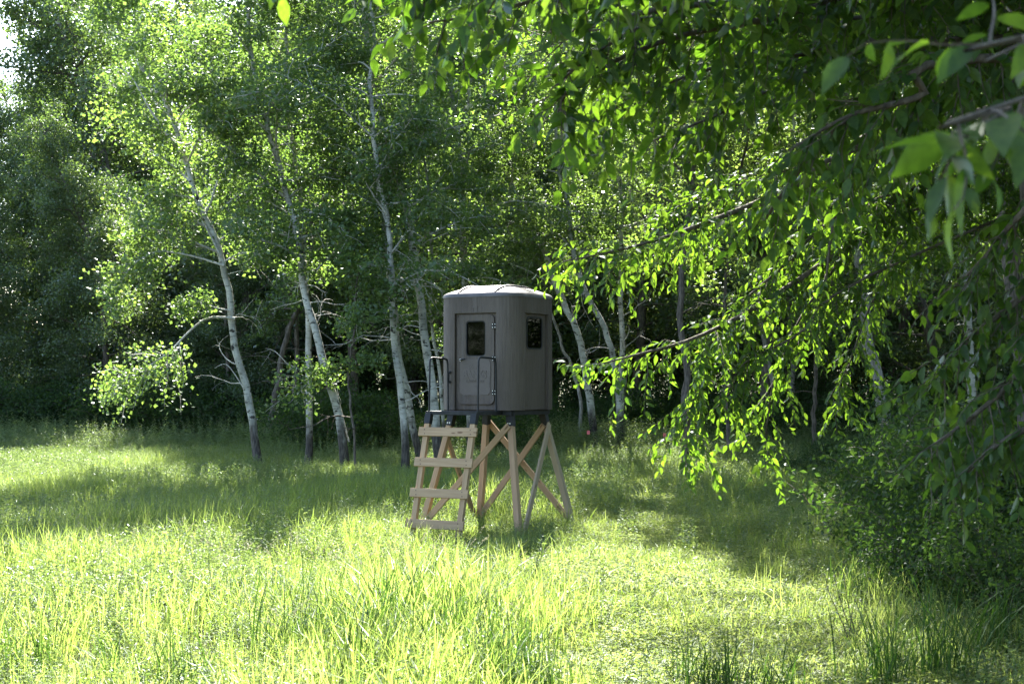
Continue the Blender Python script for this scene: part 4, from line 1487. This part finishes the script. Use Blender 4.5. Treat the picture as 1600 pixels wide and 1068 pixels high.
def lettering(txt, size, x, z, shear=0.0, sx=1.0, ex=0.006, bold=0.0):
    cu = bpy.data.curves.new('lettering', 'FONT')
    cu.body = txt
    cu.size = size
    cu.shear = shear
    cu.extrude = ex
    cu.offset = bold
    cu.align_x = 'CENTER'
    cu.align_y = 'CENTER'
    cu.resolution_u = 3
    tmp = bpy.data.objects.new('lettering', cu)
    COL.objects.link(tmp)
    dg = bpy.context.evaluated_depsgraph_get()
    me = bpy.data.meshes.new_from_object(tmp.evaluated_get(dg))
    bpy.data.objects.remove(tmp)
    me.materials.clear()
    me.materials.append(M['plastic_smooth'])
    o = link('lettering', me, door)
    o.rotation_euler = (R(90), 0, 0)
    o.location = (x, DY - 0.038, z)
    o.scale = (sx, 1, 1)
    return o


lettering('BANKS', 0.165, -0.01, 0.575, 0, 0.86, 0.004, 0.006)
lettering('Outdoors', 0.095, -0.015, 0.475, 0.35, 0.9, 0.0035)
g = G()                                    # small antler-like mark above and swoosh below the lettering
for s in (-1, 1):
    for x0, z0_, x1, z1_ in ((0.02, 0.67, 0.05, 0.74), (0.05, 0.67, 0.085, 0.735), (0.085, 0.67, 0.115, 0.71)):
        g.tube([(-0.01 + s * x0, DY - 0.0345, z0_), (-0.01 + s * (x0 + x1) / 2 + s * 0.004, DY - 0.0345, (z0_ + z1_) / 2), (-0.01 + s * x1, DY - 0.0345, z1_)], 0.0045, 6)
    g.tube([(-0.01, DY - 0.0345, 0.668), (-0.01 + s * 0.11, DY - 0.0345, 0.668)], 0.0045, 6)
g.tube([(-0.03, DY - 0.0345, 0.385), (0.0, DY - 0.0345, 0.375), (0.035, DY - 0.0345, 0.395), (0.01, DY - 0.0345, 0.405), (-0.02, DY - 0.0345, 0.395)], 0.0045, 6)
g.build('emblem', M['plastic_smooth'], door, True)
for z in (0.29, 0.83, 1.36):
    g = G()
    box(g, (0.345, DY - 0.034, z), (0.075, 0.014, 0.085), mi=0)
    g.tube([(0.352, DY - 0.043, z - 0.045), (0.352, DY - 0.043, z + 0.045)], 0.008, 8)
    for dx in (-0.022, 0.022):
        for dz in (-0.025, 0.025):
            g.tube([(0.348 + dx * 1.05, DY - 0.041, z + dz), (0.348 + dx * 1.05, DY - 0.047, z + dz)], 0.0075, 8, mi=1)
    g.build('hinge', [M['steel'], M['zinc']], door)
g = G()
g.tube([(-0.275, DY - 0.028, 0.815), (-0.275, DY - 0.065, 0.815)], 0.018, 10, mi=1)
g.tube([(-0.285, DY - 0.062, 0.812), (-0.235, DY - 0.064, 0.826), (-0.19, DY - 0.06, 0.83)], 0.011, 8)
g.build('latch', [M['steel'], M['zinc']], door, True)
g = G()
hx = -0.475
g.tube([(hx, -HALF - 0.0, 0.455), (hx, -HALF - 0.045, 0.47), (hx, -HALF - 0.05, 0.53), (hx, -HALF - 0.045, 0.60), (hx, -HALF - 0.0, 0.615)], 0.012, 8)
for z in (0.455, 0.615):
    g.tube([(hx, -HALF + 0.005, z), (hx, -HALF - 0.016, z)], 0.022, 10)
g.build('grab_handle', M['steel'], blind, True)

# stand: splayed posts, cross braces, steel frame, entry platform, handrails and ladder steps
stand = empty('wooden_stand', (BX, BY, float(gz(BX, BY))), RZ, 'timber stand with splayed posts, cross braces, ladder steps and black handrails', 'stand')
G0 = float(gz(BX, BY))


MATS = {}


def beam(name, p0, p1, w, h, mat, parent=None, side=None, bev=0.004):
    """board of section w x h from p0 to p1; side = direction its width w runs along"""
    p0, p1 = Vector(p0), Vector(p1)
    x = (p1 - p0)
    L = x.length
    x.normalize()
    sd = Vector(side) if side is not None else Vector((0, 1, 0))
    y = (sd - x * sd.dot(x)).normalized()
    z = x.cross(y)
    g = G()
    box(g, (0, 0, 0), (L, w, h))
    o = g.build(name, M[mat], parent or stand)
    mid = (p0 + p1) / 2
    mt_ = Matrix(((x[0], y[0], z[0], mid[0]), (x[1], y[1], z[1], mid[1]), (x[2], y[2], z[2], mid[2]), (0, 0, 0, 1)))
    o.matrix_local = mt_
    MATS[o.name] = mt_
    if bev:
        bevel(o, bev, 2)
    return o


TZ = BZ - 0.10 - G0
TA, GA = 0.55, 0.93
cor = {'lf': (-1, -1), 'rf': (1, -1), 'br': (1, 1), 'bl': (-1, 1)}


def legpt(c, z):
    f = 1 - z / TZ
    a = TA + (GA - TA) * f
    return Vector((cor[c][0] * a, cor[c][1] * a, z))


for c, mt in (('lf', 'lumber'), ('rf', 'lumber_red'), ('br', 'lumber_grey'), ('bl', 'lumber_red')):
    beam('post', legpt(c, TZ - 0.05), legpt(c, -0.12), 0.095, 0.095, mt)
    p = legpt(c, TZ)
    q = legpt(c, TZ - 0.16)
    sk = beam('post_socket', p + Vector((0, 0, 0.03)), q, 0.112, 0.112, 'steel')
    g = G()
    for s in (-1, 1):
        m = legpt(c, TZ - 0.11)
        nx_ = Vector((0, cor[c][1], 0))
        a = m + nx_ * 0.054 + Vector((s * 0.02, 0, 0))
        g.tube([tuple(a), tuple(a + nx_ * 0.012)], 0.012, 8)
    b = g.build('bolt', M['zinc'], sk)
    b.data.transform(MATS[sk.name].inverted())
# cross braces, nailed on the outer faces of the posts
def brace(c0, z0_, c1, z1_, off, mt):
    o = Vector(off)
    p0, p1 = legpt(c0, z0_) + o, legpt(c1, z1_) + o
    beam('brace', p0, p1, 0.04, 0.10, mt, side=off)


brace('rf', TZ - 0.14, 'lf', 0.10, (0, -0.070, 0), 'lumber')
brace('br', TZ - 0.14, 'rf', 0.02, (0.070, 0, 0), 'lumber_grey')
brace('bl', TZ - 0.12, 'br', 0.06, (0, 0.070, 0), 'lumber')
brace('br', TZ - 0.16, 'bl', 0.10, (0, -0.070, 0), 'lumber_red')
brace('lf', TZ - 0.26, 'bl', 0.08, (-0.070, 0, 0), 'lumber')
# steel frame under the floor
F0 = TZ + 0.06
for p0, p1, sd in (((-0.62, -0.62, F0), (0.62, -0.62, F0), (0, 1, 0)), ((-0.62, 0.62, F0), (0.62, 0.62, F0), (0, 1, 0)),
                   ((-0.62, -0.59, F0), (-0.62, 0.59, F0), (1, 0, 0)), ((0.62, -0.59, F0), (0.62, 0.59, F0), (1, 0, 0))):
    beam('frame_bar', p0, p1, 0.05, 0.075, 'steel', side=sd)
# entry platform
PX0, PX1, PY0, PY1 = -0.50, 0.46, -1.40, -0.76
PZ = TZ + 0.085
beam('platform', ((PX0 + PX1) / 2, PY0 + 0.05, PZ), ((PX0 + PX1) / 2, PY1, PZ), PX1 - PX0 - 0.1, 0.012, 'steel', side=(1, 0, 0), bev=0)
beam('platform_bar', (PX0, PY0, PZ - 0.02), (PX1, PY0, PZ - 0.02), 0.05, 0.06, 'steel', side=(0, 1, 0))
for x in (PX0 + 0.025, PX1 - 0.025):
    beam('platform_bar', (x, PY0 + 0.028, PZ - 0.022), (x, -0.64, PZ - 0.022), 0.05, 0.06, 'steel', side=(1, 0, 0))
for x in (PX0 + 0.02, PX1 - 0.03):
    g = G()
    yf, yb, zt = PY0 + 0.06, PY1 - 0.05, PZ + 0.86
    pts = [(x, yf - 0.02, PZ - 0.06), (x, yf - 0.01, PZ + 0.4), (x, yf, zt - 0.07), (x, yf + 0.02, zt - 0.018), (x, yf + 0.07, zt),
           (x, yb - 0.07, zt - 0.012), (x, yb - 0.02, zt - 0.03), (x, yb, zt - 0.085), (x, yb + 0.01, PZ + 0.4), (x, yb + 0.015, PZ - 0.06)]
    g.tube(pts, 0.0155, 10)
    g.build('handrail', M['steel'], stand, True)
# ladder: two stringers and four boards on their faces
LT = Vector((0, PY0 - 0.012, PZ - 0.05))
LB = Vector((0, -1.93, -0.05))
for x in (-0.445, 0.405):
    beam('stringer', LT + Vector((x, 0, 0)), LB + Vector((x, 0, 0)), 0.09, 0.07, 'lumber', side=(1, 0, 0))
    dv = (LB - LT).normalized()
    beam('stringer_socket', LT + Vector((x, 0, 0)) - dv * 0.02, LT + Vector((x, 0, 0)) + dv * 0.15, 0.106, 0.086, 'steel', side=(1, 0, 0))
dv = (LB - LT).normalized()
fn = Vector((0, dv[2], -dv[1])) if dv[2] < 0 else Vector((0, -dv[2], dv[1]))
fn.normalize()
for q in range(4):
    z = 0.265 + q * 0.474 - G0
    tt = (z - LT[2]) / (LB[2] - LT[2])
    c = LT + (LB - LT) * tt + fn * 0.0545
    dx = 0.015 * (q - 1.5)
    st_ = beam('step', c + Vector((-0.555, 0, 0)), c + Vector((0.515 + dx * 0.3, 0, 0)), 0.038, 0.14, 'lumber', side=tuple(fn))
    g = G()
    for sx in (-0.445, 0.405):
        for k in (-0.03, 0.035):
            p = c + Vector((sx + 0.012 * (k > 0), 0, 0)) + dv * k + fn * 0.0185
            g.tube([tuple(p), tuple(p + fn * 0.003)], 0.0085, 8)
    sc_ = g.build('screws', M['steel'], st_)
    sc_.data.transform(MATS[st_.name].inverted())
    sc_['kind'] = 'stuff'

# ------------------------------------------------------------------ single plants and small things in the meadow
def stem_plant(name, seed, x, y, h, nst, leaf_l, leaf_w, mat, label, cat='plant', spread=0.2, whorl=0.035, lean=(0, 0)):
    r = np.random.default_rng(seed)
    root = empty(name, (x, y, float(gz(x, y)) - 0.02), 0, label, cat)
    lv = G()
    for s in range(nst):
        T = path(r, (r.normal() * 0.04, r.normal() * 0.04, 0), (r.normal() * spread + lean[0], r.normal() * spread + lean[1], 1), h * r.uniform(0.7, 1.1), 7, 0.06)
        st = G()
        st.tube(T, np.linspace(0.007, 0.0025, 8), 5)
        st.build('stem', M['twig_bark'], root, True)
        n = int(h / whorl)
        for q in range(n):
            c, tg = along(T, 0.25 + 0.75 * q / n)
            a = q * 2.4 + s
            leaf_quad(lv, r, c, (math.cos(a), math.sin(a), r.uniform(0.0, 0.7)), leaf_l * r.uniform(0.6, 1.2) * (1.15 - 0.5 * q / n), leaf_w, r.uniform(0, 1))
    tag(lv.build('foliage', M[mat], root), kind='stuff')
    return root


def gp(px, py):
    """ground point under a photo pixel (flat part of the meadow)"""
    y = 2400 * CAM_H / (py - 600)
    return (px - 800) / 2400 * y, y


x, y = gp(835, 912)
stem_plant('sapling', 61, x, y, 0.62, 3, 0.10, 0.018, 'forb', 'small dark stemmed seedling standing alone at the meadow edge before the blind', 'sapling', 0.12)
x, y = gp(1330, 1000)
stem_plant('weed', 62, x, y, 0.75, 4, 0.07, 0.010, 'wood_leaf', 'dark upright weed with narrow leaves in the shaded right foreground', 'weed', 0.16, 0.03, (-0.15, 0))
x, y = gp(100, 1030)
stem_plant('weed', 63, x, y, 0.55, 2, 0.09, 0.016, 'forb', 'dark leafy weed stem in the bright lower left meadow', 'weed', 0.12)
x, y = gp(450, 880)
stem_plant('weed', 64, x, y, 0.5, 3, 0.09, 0.014, 'forb', 'pale glinting weed in the middle of the left meadow', 'weed', 0.15)

def grass_tuft(seed, px, py, n, h, label):
    r = np.random.default_rng(seed)
    x, y = gp(px, py)
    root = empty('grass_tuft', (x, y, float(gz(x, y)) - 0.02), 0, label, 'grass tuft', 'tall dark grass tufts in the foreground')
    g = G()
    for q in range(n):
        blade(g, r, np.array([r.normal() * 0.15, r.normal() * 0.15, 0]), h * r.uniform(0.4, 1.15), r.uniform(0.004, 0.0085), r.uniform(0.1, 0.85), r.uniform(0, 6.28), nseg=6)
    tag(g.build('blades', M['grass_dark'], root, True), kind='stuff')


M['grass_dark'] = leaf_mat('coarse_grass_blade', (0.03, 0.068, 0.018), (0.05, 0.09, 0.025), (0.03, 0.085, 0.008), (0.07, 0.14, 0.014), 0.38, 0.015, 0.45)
tufts = [(445, 1035, 36, 0.62, 'tall coarse grass tuft left of centre in the foreground'), (560, 1075, 40, 0.66, 'tall coarse grass tuft at the bottom edge below the ladder'),
         (625, 1030, 60, 0.74, 'largest coarse grass tuft in the foreground below the blind'), (690, 1050, 50, 0.62, 'coarse grass tuft beside the largest tuft, on its right'),
         (760, 1085, 60, 0.55, 'coarse grass tuft at the bottom edge where meadow meets clearing'), (1100, 1075, 60, 0.40, 'short dark grass tuft at the bottom of the clearing'),
         (1200, 1085, 50, 0.38, 'short dark grass tuft at bottom right of the clearing'), (845, 1095, 50, 0.45, 'low coarse grass tuft on the bottom edge of the clearing'),
         (1480, 1060, 60, 0.72, 'arching long grass tuft in the lower right corner shade'), (1390, 1075, 50, 0.62, 'long grass tuft left of the lower right corner'),
         (300, 1080, 30, 0.5, 'sparse coarse grass tuft at the lower left bottom edge'), (1345, 930, 40, 0.5, 'bright green grass tuft at the edge of the right shade')]
tufts += [(395, 960, 24, 0.5, 'slim coarse grass tuft in the sunlit middle of the left meadow'), (470, 985, 30, 0.6, 'coarse grass tuft right of the slim sunlit tuft'),
          (530, 1010, 34, 0.6, 'coarse grass tuft between the left tuft and the bottom edge tuft'), (655, 985, 40, 0.62, 'coarse grass tuft rising behind the largest tuft'),
          (730, 1010, 44, 0.58, 'coarse grass tuft at the right margin of the tall meadow grass'), (180, 1070, 26, 0.45, 'small coarse grass tuft at the bottom left'),
          (40, 1060, 30, 0.5, 'coarse grass tuft in the lower left corner'), (800, 1050, 40, 0.5, 'coarse grass tuft beside the clearing near the bottom edge'),
          (1560, 1020, 44, 0.6, 'shaded long grass tuft at the right border')]
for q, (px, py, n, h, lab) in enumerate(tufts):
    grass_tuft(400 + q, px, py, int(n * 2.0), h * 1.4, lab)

for (px, py, d, lab) in ((917, 690, 44, 'small pink marker flag beside the leaning grey aspen'), (1036, 694, 44, 'small pink marker flag in the dark wood right of the crossing trunks')):
    P = at(px, py, d)
    z = float(gz(P[0], d))
    root = empty('marker_flag', (P[0], d, z), 0.3, lab, 'flag')
    top = at(px, py - 18, d)[2] - z
    g = G()
    g.tube([(0, 0, -0.05), (0, 0, top)], 0.004, 5)
    g.build('pole', M['steel'], root)
    g = G()
    g.add([(0.004, 0, top), (0.10, 0.02, top - 0.01), (0.09, -0.01, top - 0.11), (0.004, 0, top - 0.12), (0.004, .004, top), (0.10, .024, top - 0.01), (0.09, -.006, top - 0.11), (0.004, .004, top - 0.12)],
          [[0, 1, 2, 3], [4, 7, 6, 5], [0, 4, 5, 1], [1, 5, 6, 2], [2, 6, 7, 3], [3, 7, 4, 0]])
    g.build('flag', M['flag'], root)
